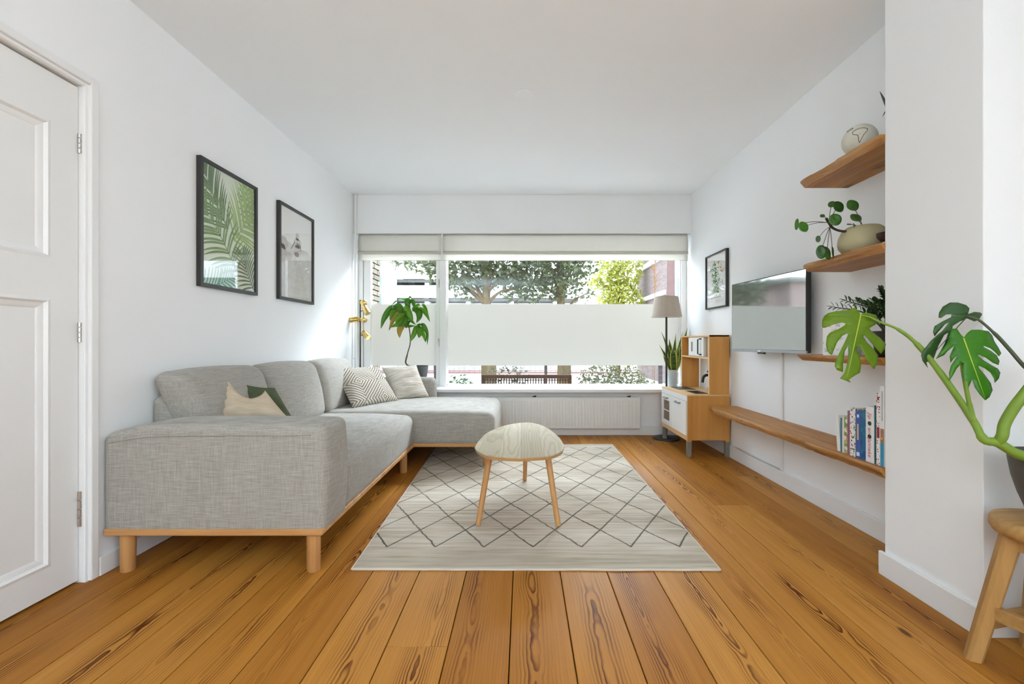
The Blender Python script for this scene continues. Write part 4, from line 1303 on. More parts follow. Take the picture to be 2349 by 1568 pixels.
# lower shelf: zz plant in a black pot, printed card
LZ = .9385
zz = thing('planter', (1.672, 2.00, LZ), 'black tapered plant pot on the shelf behind the yellow-green leaf', 'pot')
MB().lathe([(.052,0),(.056,.004),(.074,.11),(.076,.118),(.072,.118),(.068,.104)], (1.672,2.0,LZ), 36).build('bowl', plain('black_glaze', (.018,.016,.016), .35), zz, smooth=True, angle=50)
MB().lathe([(.069,.10),(.0,.103)], (1.672,2.0,LZ), 28).build('soil', bpy.data.materials['soil'], zz)
zp_ = thing('zz_plant', (1.672, 2.0, LZ+.10), 'dark green upright houseplant with many small leaflets in the black pot', 'plant')
Mzz = leaf_mat('zz_leaf', lin(26,54,20), lin(52,92,34), trans=.08)
rz = random.Random(3)
for (tx, ty, Y) in ((1913,704,2.08),(1942,690,2.05),(1968,692,2.12),(1992,700,2.0),(2022,668,2.0),(2030,695,2.06),(2005,690,2.09),(2035,712,1.98)):
    base = Vector((1.672+rz.uniform(-.02,.02), 2.0+rz.uniform(-.02,.02), LZ+.10)); tip = P(tx, ty, Y)
    path = smoothpath([base, base.lerp(tip,.5)+Vector((.02,0,.035)), tip], 7)
    st = MB().tube(path, [.0045-.0025*i/(len(path)-1) for i in range(len(path))], 7)
    fr_ = st.build('stem', plain('zz_stem', lin(58,62,34), .6) if 'zz_stem' not in bpy.data.materials else bpy.data.materials['zz_stem'], zp_, smooth=True)
    lv = MB()
    m_ = len(path)
    for i in range(4, m_):
        p = path[i]; d = (path[min(i+1,m_-1)]-path[i-1]).normalized()
        for sg in (-1,1):
            sd = d.cross(Vector((0,-1,.2))).normalized()*sg
            dv = (sd*.75+d*.75+Vector((rz.uniform(-.2,.2),rz.uniform(-.3,.3),.15))).normalized()
            L = .040*(1-.25*i/m_)
            bl = blade([p+dv*L*j/5+Vector((0,0,.003*math.sin(PI*j/5))) for j in range(6)], lambda t: lance(t,.0085), None, '', None)
            lv.add(bl.v, bl.f)
    dv = (path[-1]-path[-3]).normalized()
    bl = blade([path[-1]+dv*.035*j/5 for j in range(6)], lambda t: lance(t,.008), None, '', None); lv.add(bl.v, bl.f)
    lv.build('leaflets', Mzz, fr_, smooth=True)
cd = thing('greeting_card', (1.63, 2.2, LZ), 'white printed card standing behind the yellow-green leaf', 'card')
def card_mat():
    m = Mat('card_print', .6, .3)
    n = m.noise(scale=38, detail=2); 
    m.col(m.ramp(n, [(.55,(.76,.755,.73)),(.60,(.45,.44,.42)),(.66,(.70,.69,.67))]))
    return m.m
p0, p1 = P(1893,0,2.27), P(1962,0,2.13)
cm = card_mat()
for (q0, q1) in (((1.556,2.285),(1.640,2.160)), ((1.640,2.160),(1.735,2.255))):
    v = [(q0[0],q0[1],LZ),(q1[0],q1[1],LZ),(q1[0],q1[1],LZ+.165),(q0[0],q0[1],LZ+.165)]
    MB().add(v, [(0,1,2,3)]).build('card_leaf', cm, cd, solid=.0012)
MB().box((1.70, 2.42, LZ), (1.745, 2.47, LZ+.035)).build('media_box', M['black'], loc=(1.72,2.445,LZ), bevel=.004)
tag(bpy.data.objects['media_box'], 'little black box on the shelf end by the television', 'box')

# ------------------------------------------------------------------ window-sill plants
sp = thing('planter', (1.612, 4.765, SILL_Z), 'pale blue-grey cylinder pot on the window sill behind the floor lamp', 'pot')
MB().lathe([(.050,0),(.054,.004),(.055,.198),(.053,.202),(.049,.200),(.049,.17)], (1.612,4.765,SILL_Z), 36).build('bowl', plain('pale_blue_glaze', lin(188,198,200), .45, .4, var=.02), sp, smooth=True, angle=50)
MB().lathe([(.0495,.175),(.0,.178)], (1.612,4.765,SILL_Z), 28).build('soil', bpy.data.materials['soil'], sp)
sn = thing('snake_plant', (1.612, 4.765, SILL_Z+.176), 'snake plant with yellow-edged upright blades beside the floor lamp', 'plant')
def snake_mat():
    m = Mat('snake_leaf', .4, .4)
    n = m.nt.nodes.new('ShaderNodeUVMap'); n.uv_map = 'w'; q = m.nt.nodes.new('ShaderNodeSeparateXYZ'); m.nt.links.new(n.outputs[0], q.inputs[0])
    u = E(m.nt, q.outputs[0]); x, y, z = m.obj()
    nz = m.noise(m.vec(x*8, y*8, z*70), 1.0, 3)
    g_ = m.ramp(nz, [(.35, lin(30,58,20)), (.6, lin(84,116,44))])
    m.col(m.mix((u-.5).abs().step(.30,.40), g_, lin(190,196,96)))
    return m.m
Msn = snake_mat()
def zk(zx, zy, Y): return P(1500+zx/8.71, 740+zy/8.71, Y)
for (b_, mid, tip, wd, yw) in (((360,900),(300,600),(150,180),34,4.76),((380,900),(250,700),(105,440),26,4.74),((390,890),(330,560),(300,310),34,4.78),((400,880),(400,600),(435,220),36,4.75),
                        ((400,900),(380,650),(380,500),60,4.70),((430,880),(470,600),(575,180),30,4.80),((430,880),(560,500),(712,90),48,4.82),((350,910),(240,760),(185,650),26,4.72),((440,890),(470,700),(500,430),30,4.74)):
    a, m1, c = zk(*b_, 4.765), zk(*mid, yw), zk(*tip, yw)
    a.z = min(a.z, SILL_Z+.19)
    for q in (a, m1, c): q.x = min(q.x, 1.80)
    path = smoothpath([a, m1, c], 7)
    w_ = wd*4.75/FPX/8.71*1.35
    mb = blade(path, lambda t: w_*(.55+.45*math.sin(PI*min(1,t*.9+.1)))*(1-max(0,(t-.6)/.4)**1.7) + .0006, None, '', None, cup=.2, side=lambda t: Vector((math.cos(t*1.2), math.sin(t*1.2)*.5, 0)))
    o = mb.build('leaf', Msn, sn, smooth=True, solid=.0025)
    uvl = o.data.uv_layers.new(name='w')
    for lp in o.data.loops: uvl.data[lp.index].uv = ((lp.vertex_index % 5)/4, 0)

tp_ = thing('planter', (-1.14, 4.765, SILL_Z), 'dark grey tapered pot on the window sill behind the off-white pillow', 'pot')
MB().lathe([(.078,0),(.082,.004),(.112,.236),(.114,.246),(.108,.246),(.103,.22)], (-1.14,4.765,SILL_Z), 36).build('bowl', plain('slate_pot', lin(84,86,86), .55), tp_, smooth=True, angle=50)
MB().lathe([(.104,.222),(.0,.226)], (-1.14,4.765,SILL_Z), 28).build('soil', bpy.data.materials['soil'], tp_)
pa = thing('money_tree', (-1.15, 4.77, SILL_Z+.22), 'slender potted tree with drooping glossy leaves in front of the left pane', 'plant')
def zq(zx, zy, Y): return P(780+zx/3.014, 400+zy/3.014, Y)
Mpa = leaf_mat('money_leaf', lin(46,104,14), lin(104,160,34), trans=.3)
Mpy = leaf_mat('money_leaf_yellow', lin(150,134,50), lin(196,170,84), trans=.3)
MB().tube(smoothpath([(-1.145,4.765,SILL_Z+.22), zq(458,1310,4.76), zq(466,1240,4.76), zq(486,1160,4.76), zq(478,1060,4.76), zq(455,980,4.76)], 5), [.0085]*10+[.006]*16, 10).build('trunk', plain('money_bark', lin(96,84,66), .8), pa, smooth=True)
def ll(*pts, w=26, y=4.74, mat=None): return (pts, w, y, mat)
for (pts, wd, yw, mt) in (
    ll((440,950),(370,920),(310,985),(282,1065), w=24, y=4.70), ll((440,950),(400,905),(345,925),(325,1000), w=20, y=4.80), ll((430,950),(385,930),(360,960),(345,1010), w=20, y=4.68),
    ll((440,960),(400,950),(370,1000),(338,1078), w=22, y=4.74, mat=1), ll((450,960),(425,990),(400,1030),(350,1055), w=24, y=4.66), ll((445,1000),(425,1040),(412,1080),(412,1130), w=24, y=4.70, mat=1),
    ll((470,930),(475,890),(485,860),(480,838), w=20, y=4.82), ll((460,900),(450,870),(400,872),(355,905), w=18, y=4.84), ll((460,900),(455,930),(480,975),(505,1010), w=30, y=4.68),
    ll((480,930),(470,880),(500,880),(520,940), w=26, y=4.74), ll((500,940),(545,930),(590,960),(622,1018), w=22, y=4.72), ll((510,930),(540,950),(545,985),(528,1025), w=26, y=4.68), ll((500,930),(560,900),(590,930),(612,985), w=18, y=4.82),
    ll((470,960),(430,960),(400,990),(385,1030), w=22, y=4.64), ll((480,1010),(460,1030),(470,1050),(520,1045), w=20, y=4.70), ll((520,1045),(515,1080),(500,1120),(488,1155), w=22, y=4.70), ll((525,1045),(545,1070),(550,1100),(545,1130), w=24, y=4.66),
    ll((530,1040),(570,1050),(590,1100),(590,1160), w=24, y=4.70), ll((535,1035),(580,1045),(602,1100),(603,1178), w=14, y=4.80), ll((525,1050),(560,1080),(580,1110),(585,1150), w=18, y=4.64), ll((440,970),(450,1000),(440,1030),(400,1050), w=20, y=4.68), ll((450,960),(480,1000),(500,1020),(525,1040), w=16, y=4.74)):
    path = smoothpath([zq(*p, yw + (4.76-yw)*(1-i/3)) for i, p in enumerate(pts)], 5)
    w_ = wd*4.75/FPX/3.014
    mb = blade(path, lambda t: lance(.06+.94*t, w_), None, '', None, cup=.3, side=lambda t: Vector((.8,.35,.35)) if pts[-1][0] < 470 else Vector((.8,-.35,-.2)))
    mb.build('leaf', Mpy if mt else Mpa, pa, smooth=True, solid=.0012)

# ------------------------------------------------------------------ floor lamps
LX, LY = 1.492, 4.585
lp = thing('floor_lamp', (LX, LY, 0), 'black floor lamp with a tapered greige shade in front of the window', 'lamp')
MB().lathe([(.135,0),(.137,.004),(.132,.016),(.03,.022),(.012,.03),(.0,.03)], (LX,LY,0), 40).build('base', M['black'], lp, smooth=True, angle=40)
MB().tube([(LX,LY,.02),(LX,LY,1.40)], .0105, 14).build('pole', M['black'], lp, smooth=True, angle=50)
MB().lathe([(.118,.212),(.1195,.212),(.155,0),(.1535,0)], (LX,LY,1.266), 48).build('shade', plain('shade_linen', lin(184,172,158), .9, .1, var=.03, scale=60), lp, smooth=True, angle=50)
sp_ = MB()
for k in range(3):
    a = 2*PI*k/3; sp_.tube([(LX,LY,1.40),(LX+.117*math.cos(a),LY+.117*math.sin(a),1.474)], .002, 6)
sp_.build('spider', M['black'], lp)
MB().lathe([(.015,0),(.016,.05),(.012,.055),(.03,.085),(.032,.11),(.02,.135),(.0,.14)], (LX,LY,1.32), 20).build('bulb', plain('bulb_white', (.85,.84,.8), .4), lp, smooth=True)

QX, QY = -1.735, 4.69
bl_ = thing('spot_lamp', (QX, QY, 0), 'slim dark pole lamp with three brass spots left of the window', 'lamp')
Mpole = plain('dark_bronze', (.05,.045,.035), .4, .5, .6)
MB().tube([(QX,QY,.46),(QX,QY,1.455)], .0075, 12).build('pole', Mpole, bl_, smooth=True, angle=50)
MB().lathe([(.058,0),(.058,.012),(.02,.018),(.0075,.03),(.0075,.47)], (QX,QY,0), 30).build('base', Mpole, bl_, smooth=True, angle=40)
def spot(zc, d, off, label_arm=True):
    c = Vector((QX, QY, zc))+Vector(off); d = Vector(d).normalized()
    s_ = MB().tube([c-d*.045, c-d*.040, c+d*.048, c+d*.05, c+d*.042], [.026,.030,.030,.027,.024], 24)
    o = s_.build('spot_head', M['brass'], bl_, smooth=True, angle=50)
    MB().tube([c+d*.041, c+d*.043], .0235, 20).build('lens', plain('spot_lens', (.07,.07,.07), .3), o)
    MB().tube([(QX,QY,zc-.01), c], .004, 8).build('arm', Mpole, o, smooth=True)
    return o
spot(1.345, (.5,-.25,-.75), (.068,-.02,.0))
spot(1.235, (-.95,-.25,-.12), (-.052,-.02,.01))
spot(1.085, (.62,-.3,-.55), (.066,-.02,.0))
for zc in (1.425, 1.242):          # round brass backs of the spots turned to the window
    c = Vector((QX+.035, QY+.005, zc))
    o = MB().tube([c+Vector((0,-.03,0)), c+Vector((0,-.026,0)), c+Vector((0,.03,0))], [.024,.029,.029], 24).build('spot_head', M['brass'], bl_, smooth=True, angle=50)
    MB().tube([(QX,QY,zc), c], .004, 8).build('arm', Mpole, o, smooth=True)

# ------------------------------------------------------------------ play kitchen
KX0, KX1, KY0, KY1, KZ0, KZ1 = 1.436, 1.806, 3.845, 4.545, .135, .548
kt = thing('play_kitchen', (1.62, 4.2, 0), 'birch toy kitchen with white doors and microwave in the corner', 'toy kitchen')
Mkw = plain('kitchen_white', (.80,.79,.75), .4, .45, var=.015)
Mkg = plain('kitchen_grey_foot', lin(128,124,112), .5, .4)
B_m, B_e = M['birch'], M['birch_edge']
# lower cabinet
for y in (KY0, KY1-.016):
    MB().box((KX0+.038, y+.003, KZ0+.012), (KX1-.038, y+.013, KZ1-.012)).build('side_panel', B_m, kt)
for (x, y) in ((KX0, KY0), (KX1-.038, KY0), (KX0, KY1-.038), (KX1-.038, KY1-.038)):
    p = MB().box((x, y, .135), (x+.038, y+.038, KZ1-.008)).build('post', B_m, kt, bevel=.002)
    MB().box((x+.001, y+.001, 0), (x+.037, y+.037, .136)).build('foot', Mkg, p, bevel=.002)
MB().box((KX0+.02, KY0+.014, KZ0+.012), (KX1-.01, KY1-.014, KZ0+.024)).build('bottom_panel', B_m, kt)
MB().box((KX1-.016, KY0+.014, KZ0+.012), (KX1-.008, KY1-.014, KZ1-.02)).build('back_panel', B_m, kt)
# worktop with a sink opening
ct = MB(); sxa, sxb, sya, syb = KX0+.09, KX1-.16, KY0+.05, KY0+.30
ct.box((KX0-.006, KY0-.004, KZ1-.014), (sxa, KY1+.004, KZ1)).box((sxb, KY0-.004, KZ1-.014), (KX1, KY1+.004, KZ1)).box((sxa, KY0-.004, KZ1-.014), (sxb, sya, KZ1)).box((sxa, syb, KZ1-.014), (sxb, KY1+.004, KZ1))
ct.build('worktop', B_e, kt, bevel=.0015)
sk = MB().box((sxa, sya, KZ1-.075), (sxb, syb, KZ1-.07)).box((sxa-.001, sya, KZ1-.07), (sxa+.002, syb, KZ1+.002)).box((sxb-.002, sya, KZ1-.07), (sxb+.001, syb, KZ1+.002)).box((sxa, sya-.001, KZ1-.07), (sxb, sya+.002, KZ1+.002)).box((sxa, syb-.002, KZ1-.07), (sxb, syb+.001, KZ1+.002))
sk.build('sink', plain('sink_steel', (.28,.27,.24), .3, .5, .9), kt)
MB().box((KX0+.07, KY1-.30, KZ1), (KX1-.14, KY1-.05, KZ1+.003)).build('hob', M['black'], kt)
# front: white fascia, oven door with window, cabinet door
MB().box((KX0-.008, KY0+.002, KZ1-.060), (KX0+.004, KY1-.002, KZ1-.014)).build('fascia', Mkw, kt, bevel=.001)
def kdoor(y0, y1, window):
    z0, z1 = KZ0+.055, KZ1-.063
    d = MB()
    if window:
        wy0, wy1, wz0, wz1 = y0+.055, y1-.06, z0+.045, z1-.055
        d.box((KX0-.014, y0, z0), (KX0, wy0, z1)).box((KX0-.014, wy1, z0), (KX0, y1, z1)).box((KX0-.014, wy0, z0), (KX0, wy1, wz0)).box((KX0-.014, wy0, wz1), (KX0, wy1, z1))
    else: d.box((KX0-.014, y0, z0), (KX0, y1, z1))
    o = d.build('door', Mkw, kt, bevel=.001)
    if window:
        MB().box((KX0-.008, wy0, wz0), (KX0-.005, wy1, wz1)).build('oven_window', plain('oven_window_tint', lin(104,86,62), .12, .6), o)
        MB().box((KX0-.011, wy0, (wz0+wz1)/2-.006), (KX0-.004, wy1, (wz0+wz1)/2+.002)).build('rack', Mkw, o)
    yc, zc, L = (y0+y1)/2, z1-.028, .105
    MB().tube(smoothpath([(KX0-.014, yc-L/2, zc), (KX0-.034, yc-L/2+.004, zc), (KX0-.036, yc, zc), (KX0-.034, yc+L/2-.004, zc), (KX0-.014, yc+L/2, zc)], 4), .0062, 8).build('handle', plain('handle_steel', (.22,.21,.19), .35, .5, .8), o, smooth=True)
    return o
ym = (KY0+KY1)/2+.03
kdoor(ym+.003, KY1-.022, True); kdoor(KY0+.006, ym-.003, False)
MB().box((KX0-.006, KY0+.004, KZ0+.010), (KX0+.012, KY1-.004, KZ0+.053)).build('plinth_rail', B_e, kt, bevel=.001)
# upper rack
UX0, UX1, UZ1 = 1.630, 1.806, 1.068
for y in (KY0+.010, KY1-.028):
    MB().box((UX0, y, KZ1), (UX1, y+.018, UZ1)).build('rack_side', B_m, kt, bevel=.0015)
for y in (KY0+.009, KY1-.029):
    MB().box((UX0-.0015, y, KZ1), (UX0+.001, y+.020, UZ1+.001)).build('edge_band', B_e, kt)
SZ = .872
MB().box((UX0-.002, KY0+.028, SZ-.016), (UX1, KY1-.028, SZ)).build('shelf', B_e, kt, bevel=.001)
MB().box((UX0-.002, KY0+.010, UZ1-.014), (UX1, KY1-.012, UZ1+.001)).build('top_board', B_e, kt, bevel=.001)
MB().box((UX1-.008, KY0+.028, SZ), (UX1-.002, KY1-.028, UZ1-.014)).build('rack_back', B_m, kt)
# microwave
my0, my1 = KY0+.15, KY0+.50
MB().box((UX0+.02, my0, SZ), (UX1-.012, my1, UZ1-.016)).build('microwave', Mkw, kt)
o = MB().box((UX0+.004, my0-.003, SZ+.003), (UX0+.018, my1+.003, UZ1-.018)).build('microwave_door', Mkw, kt, bevel=.001)
MB().box((UX0+.002, my1-.10, SZ+.045), (UX0+.0045, my1-.065, UZ1-.06)).build('vent_slot', plain('slot_grey', lin(128,136,124), .5), o)
hy = my0+.07
MB().tube([(UX0+.004,hy-.03,SZ+.02),(UX0-.010,hy-.025,SZ+.02),(UX0-.014,hy+.01,SZ+.025),(UX0-.014,hy+.01,UZ1-.038),(UX0-.010,hy-.025,UZ1-.032),(UX0+.004,hy-.03,UZ1-.032)], .0058, 8).build('handle', M['black'], o)
MB().box((UX0+.03, KY0+.03, SZ), (UX0+.036, my0, UZ1-.014)).build('rack_panel', plain('rack_grey', lin(172,156,132), .6), kt)
# tap
fx, fy = UX0+.10, KY0+.17
MB().tube(smoothpath([(fx,fy,KZ1),(fx,fy,KZ1+.10),(fx-.01,fy,KZ1+.14),(fx-.05,fy,KZ1+.158),(fx-.085,fy,KZ1+.14),(fx-.095,fy,KZ1+.09)], 5), .0125, 12).build('tap', M['black'], kt, smooth=True)
MB().tube([(fx-.01,fy,KZ1+.155),(fx-.01,fy,KZ1+.185),(fx-.05,fy,KZ1+.19)], .009, 10).build('tap_lever', M['black'], kt, smooth=True)
ck = MB().lathe([(.026,0),(.030,.002),(.036,.055),(.034,.055),(.029,.008),(0,.006)], (UX0+.05, KY0+.075, KZ1+.001), 22)
cko = ck.build('toy_cup', plain('terracotta_cup', lin(176,104,72), .6), loc=(UX0+.05, KY0+.075, KZ1+.001), smooth=True, angle=50)
tag(cko, 'terracotta toy cup beside the black tap of the toy kitchen', 'cup')

# ------------------------------------------------------------------ stool with the monstera
STC = Vector((1.590, 1.318, 0))
M['teak'] = wood('teak_stool', lin(138,100,50), lin(192,150,92), 'x', .9, .5, 1.1)
M['teak_z'] = wood('teak_leg', lin(150,110,58), lin(196,152,92), 'z', .9, .5, 1.0)
st = thing('wooden_stool', STC, 'round rustic wooden stool with splayed legs under the potted monstera', 'stool')
MB().lathe([(.118,.412),(.130,.418),(.137,.432),(.137,.450),(.132,.460),(.122,.464),(.0,.4645)], STC, 44).build('seat', M['teak'], st, smooth=True, angle=45)
feet = [(1.432,1.402),(1.668,1.452),(1.745,1.232),(1.512,1.180)]
tops = []
for (x, y) in feet:
    fo = Vector((x, y, 0)); tt = STC.lerp(fo, .50); tt.z = .418
    tops.append((tt, fo))
    d = (fo-tt).normalized(); rdir = Vector((fo.x-STC.x, fo.y-STC.y, 0)).normalized(); sd = Vector((-rdir.y, rdir.x, 0))
    def sec(c, s):
        h = .0205*s; k = .008*s
        pts = [(-h+k,-h),(h-k,-h),(h,-h+k),(h,h-k),(h-k,h),(-h+k,h),(-h,h-k),(-h,-h+k)]
        return [c+sd*a+rdir*b for a, b in pts]
    vs = sec(tt,1.15)+sec(fo,.98)
    MB().add(vs, [tuple(range(8)), tuple(range(15,7,-1))]+[(i,8+i,8+(i+1)%8,(i+1)%8) for i in range(8)]).build('leg', M['teak_z'], st)
for i in range(4):
    a, b_ = tops[i], tops[(i+1)%4]
    zb = .125 if i % 2 == 0 else .165
    f_ = lambda q: q[1].lerp(q[0], zb/.418)
    MB().bar(f_(a), f_(b_), .022, .042).build('stretcher', M['teak'], st, bevel=.002)
    f2 = lambda q: q[1].lerp(q[0], .93)
    MB().bar(f2(a), f2(b_), .02, .04).build('apron', M['teak'], st, bevel=.002)

mp = thing('planter', STC+Vector((0,0,.465)), 'charcoal tapered plant pot standing on the wooden stool', 'pot')
MB().lathe([(.050,0),(.053,.003),(.062,.04),(.076,.08),(.089,.13),(.097,.185),(.099,.205),(.095,.207),(.091,.19)], STC+Vector((0,0,.465)), 44).build('bowl', plain('charcoal_pot', lin(80,80,76), .5, .4), mp, smooth=True, angle=50)
MB().lathe([(.0925,.188),(.0,.193)], STC+Vector((0,0,.465)), 30).build('soil', bpy.data.materials['soil'], mp)
mo = thing('monstera', STC+Vector((0,0,.655)), 'young monstera reaching left from the charcoal pot with split leaves', 'plant')
def zm(zx, zy, Y): return P(1860+zx/3.734, 640+zy/3.734, Y)
Mst = plain('monstera_stem', lin(112,140,44), .5, .4, var=.15, scale=12)
Mst2 = plain('monstera_dark_stem', lin(74,82,58), .5, .4)
SOIL = STC+Vector((-.03,0,.655))
jn = zm(1600,1400,1.30)
MB().tube(smoothpath([SOIL+Vector((.02,0,-.01)), zm(1780,1500,1.29), jn, zm(1480,1370,1.31), zm(1390,1210,1.34), zm(1180,900,1.42), zm(1000,660,1.48), zm(860,510,1.52), zm(730,420,1.55), zm(600,370,1.57), zm(500,325,1.58), zm(425,312,1.585)], 5),
          [.0155]*6+[.0135]*6+[.0125]*5+[.010]*5+[.0095]*6+[.0085]*6+[.006]*6+[.004]*6+[.0035]*4+[.0028]*6, 12).build('main_stem', Mst, mo, smooth=True)
MB().tube(smoothpath([jn, zm(1640,1340,1.29), zm(1660,1240,1.29), zm(1740,1100,1.28), zm(1850,960,1.27), zm(2050,700,1.26)], 5), [.0135]*26, 12).build('side_stem', Mst, mo, smooth=True)
MB().tube(smoothpath([zm(1395,1225,1.335), zm(1360,1080,1.36), zm(1330,930,1.39), zm(1300,760,1.42), zm(1290,620,1.43), zm(1305,510,1.43)], 5), [.0075]*6+[.006]*10+[.0045]*10, 10).build('petiole', Mst, mo, smooth=True)
MB().tube(smoothpath([zm(1345,320,1.47), zm(1440,350,1.45), zm(1580,470,1.42), zm(1700,600,1.38), zm(1830,750,1.35), zm(2050,980,1.30), SOIL], 5), [.004]*10+[.0055]*11+[.006]*10, 10).build('petiole', Mst2, mo, smooth=True)
def cut_leaf(name, pts, midrib, Y, lean, mat, veinmat, curl=.35, droop=0, label=None):
    """split leaf: outline with its slits, gently curved about the midrib"""
    k = Y/FPX/3.734
    a, b_ = Vector((*midrib[0],0)), Vector((*midrib[1],0)); ax = (b_-a).normalized(); L = (b_-a).length; sd = Vector((-ax.y,ax.x,0))
    def pos(x, y):
        v = Vector((x,y,0))-a; t = v.dot(ax)/L; s = v.dot(sd)/L
        dY = lean*t + curl*k*L*s*s + droop*t*t
        return zm(x, y, Y+dY)
    poly = [Vector((x,y,0)) for x,y in pts]
    tris = tessellate_polygon([poly])
    bm = bmesh.new()
    bv = [bm.verts.new(p) for p in poly]
    for t in tris:
        try: bm.faces.new([bv[i] for i in t])
        except ValueError: pass
    for _ in range(2):
        long = [e for e in bm.edges if e.calc_length() > 45]
        if long: bmesh.ops.subdivide_edges(bm, edges=long, cuts=1, use_grid_fill=False)
        bmesh.ops.triangulate(bm, faces=bm.faces[:])
    bm.verts.index_update()
    vs = [pos(v.co.x, v.co.y) for v in bm.verts]; fs = [[v.index for v in f.verts] for f in bm.faces]
    bm.free()
    mb = MB().add(vs, fs)
    o = mb.build('leaf', mat, mo, smooth=True, solid=.0014)
    bm = bmesh.new(); bm.from_mesh(o.data); bmesh.ops.recalc_face_normals(bm, faces=bm.faces)
    if sum(f.normal.y*f.calc_area() for f in bm.faces) > 0: bmesh.ops.reverse_faces(bm, faces=bm.faces)
    bm.to_mesh(o.data); bm.free()
    n_ = 14
    MB().tube([pos(a.x+(b_.x-a.x)*i/n_, a.y+(b_.y-a.y)*i/n_)+Vector((0,-.0012,0)) for i in range(n_+1)], [.0020*(1-.8*i/n_) for i in range(n_+1)], 6).build('midrib', veinmat, o, smooth=True)
    return o
Mv = plain('leaf_vein', lin(186,196,70), .5)
leaf1 = [(375,243),(330,262),(270,270),(210,275),(150,290),(115,315),(98,350),(95,390),(100,415),(125,415),(200,385),(270,370),(298,378),(290,395),(240,425),(160,460),(138,490),(130,560),(138,605),(158,635),(180,650),(200,600),(225,540),(270,485),(315,462),(318,478),(290,540),(250,620),(212,690),(205,745),(225,778),(275,795),(275,720),(290,620),(320,560),(322,640),(310,730),(290,800),(250,850),(300,868),(340,885),(325,860),(370,830),(420,800),(432,720),(415,650),(395,600),(405,580),(420,575),(440,620),(480,690),(540,770),(572,720),(575,650),(530,590),(480,540),(448,490),(460,478),(490,510),(540,570),(600,640),(630,600),(642,555),(590,500),(520,450),(500,420),(560,385),(580,360),(560,310),(500,290),(445,288),(425,305),(405,270)]
cut_leaf('leaf', leaf1, ((425,305),(310,840)), 1.585, -.06, leaf_mat('young_leaf', lin(96,130,0), lin(134,166,4), trans=.35), Mv)
leaf2 = [(1310,500),(1340,460),(1375,433),(1440,432),(1520,445),(1552,480),(1570,530),(1605,585),(1630,635),(1612,660),(1580,625),(1540,592),(1480,570),(1478,580),(1540,612),(1590,650),(1615,700),(1606,735),(1560,716),(1500,672),(1440,645),(1430,655),(1480,695),(1550,738),(1600,765),(1622,800),(1610,850),(1576,887),(1570,850),(1540,800),(1490,762),(1435,738),(1438,760),(1490,820),(1540,890),(1556,950),(1530,1010),(1495,1037),(1450,990),(1405,925),(1382,850),(1362,900),(1342,955),(1322,900),(1300,800),(1312,715),(1292,720),(1250,765),(1212,832),(1186,872),(1184,800),(1200,740),(1240,680),(1262,642),(1222,680),(1196,716),(1190,660),(1210,612),(1232,566),(1190,600),(1130,650),(1070,682),(1110,620),(1160,560),(1186,500),(1205,425),(1250,422),(1282,470)]
cut_leaf('leaf', leaf2, ((1305,505),(1492,1025)), 1.425, -.05, leaf_mat('green_leaf', lin(40,104,10), lin(74,150,14), trans=.3), Mv)
leaf3 = [(1345,300),(1358,250),(1330,222),(1260,200),(1190,200),(1130,235),(1098,285),(1093,330),(1118,332),(1160,302),(1205,300),(1202,325),(1130,360),(1060,402),(1046,450),(1060,490),(1092,450),(1150,385),(1185,368),(1130,440),(1080,480),(1030,525),(970,600),(945,650),(958,700),(1002,757),(988,712),(1048,690),(1062,650),(1092,570),(1140,480),(1178,455),(1152,540),(1110,620),(1072,682),(1140,650),(1190,590),(1198,480),(1215,400),(1275,362),(1340,335),(1400,362),(1440,345),(1467,300),(1450,285),(1400,280)]
cut_leaf('leaf', leaf3, ((1345,310),(1000,690)), 1.475, .0, leaf_mat('dark_leaf', lin(34,74,26), lin(70,112,52), trans=.15), Mst2, curl=.6)

cut_leaf('leaf', [(x+775, y+200) for x, y in leaf2], ((2080,705),(2267,1225)), 1.262, -.05, bpy.data.materials['green_leaf'], Mv)

# ------------------------------------------------------------------ outside the window
def paving_mat():
    m = Mat('street_paving', .9, .2)
    x, y, z = m.obj()
    n = m.noise(scale=1.5, detail=4)
    m.col(m.ramp(n, [(.3, (.36,.335,.32)), (.7, (.44,.41,.395))]))
    return m.m
gr = MB().box((-30, 5.07, -.35), (30, 45, -.15)).build('ground', paving_mat(), loc=(0,5.07,-.35)); struct(gr)
kb = MB().box((-14, 16.2, -.15), (14, 17.4, -.10)).build('trim_4', plain('red_brick_strip', lin(112,84,76), .9, .2), loc=(0,16.2,-.15)); struct(kb)

# brick return of the facade just left of the window, each brick its own piece
bwx, by0, by1 = -1.745, 5.06, 5.385
bw_ = struct(MB().box((-2.3, by0, -.15), (bwx-.012, by1-.008, 3.0)).build('wall_facade', plain('mortar', lin(52,46,38), .95, .1), loc=(-2,by0,0)))
Mbr = Mat('pale_brick', .9, .2); r_ = Mbr.rnd(); nz = Mbr.noise(scale=30, detail=4)
Mbr.col(Mbr.ramp(r_*.6+nz*.4, [(.2, lin(92,84,70)), (.5, lin(108,100,86)), (.85, lin(122,114,100))])); Mbr.bump(nz, .3, .004)
bcache = {}
row = 0; z = .50
while z < 2.45:
    y = by0 - (.0 if row % 2 else .105)
    while y < by1-.01:
        a, b_ = max(y, by0), min(y+.205, by1)
        if b_-a > .02:
            key = round(b_-a, 3)
            if key not in bcache:
                pro = MB().box((-.05,0,0),(0,b_-a,.049)).build('brick', Mbr.m); bcache[key] = pro.data
                bpy.data.objects.remove(pro, do_unlink=True)
            o = bpy.data.objects.new('brick', bcache[key]); COL.objects.link(o); o.parent = bw_
            o.location = Vector((bwx + random.uniform(-.002,.002), a, z)) - bw_.location
        y += .217
    z += .0625; row += 1

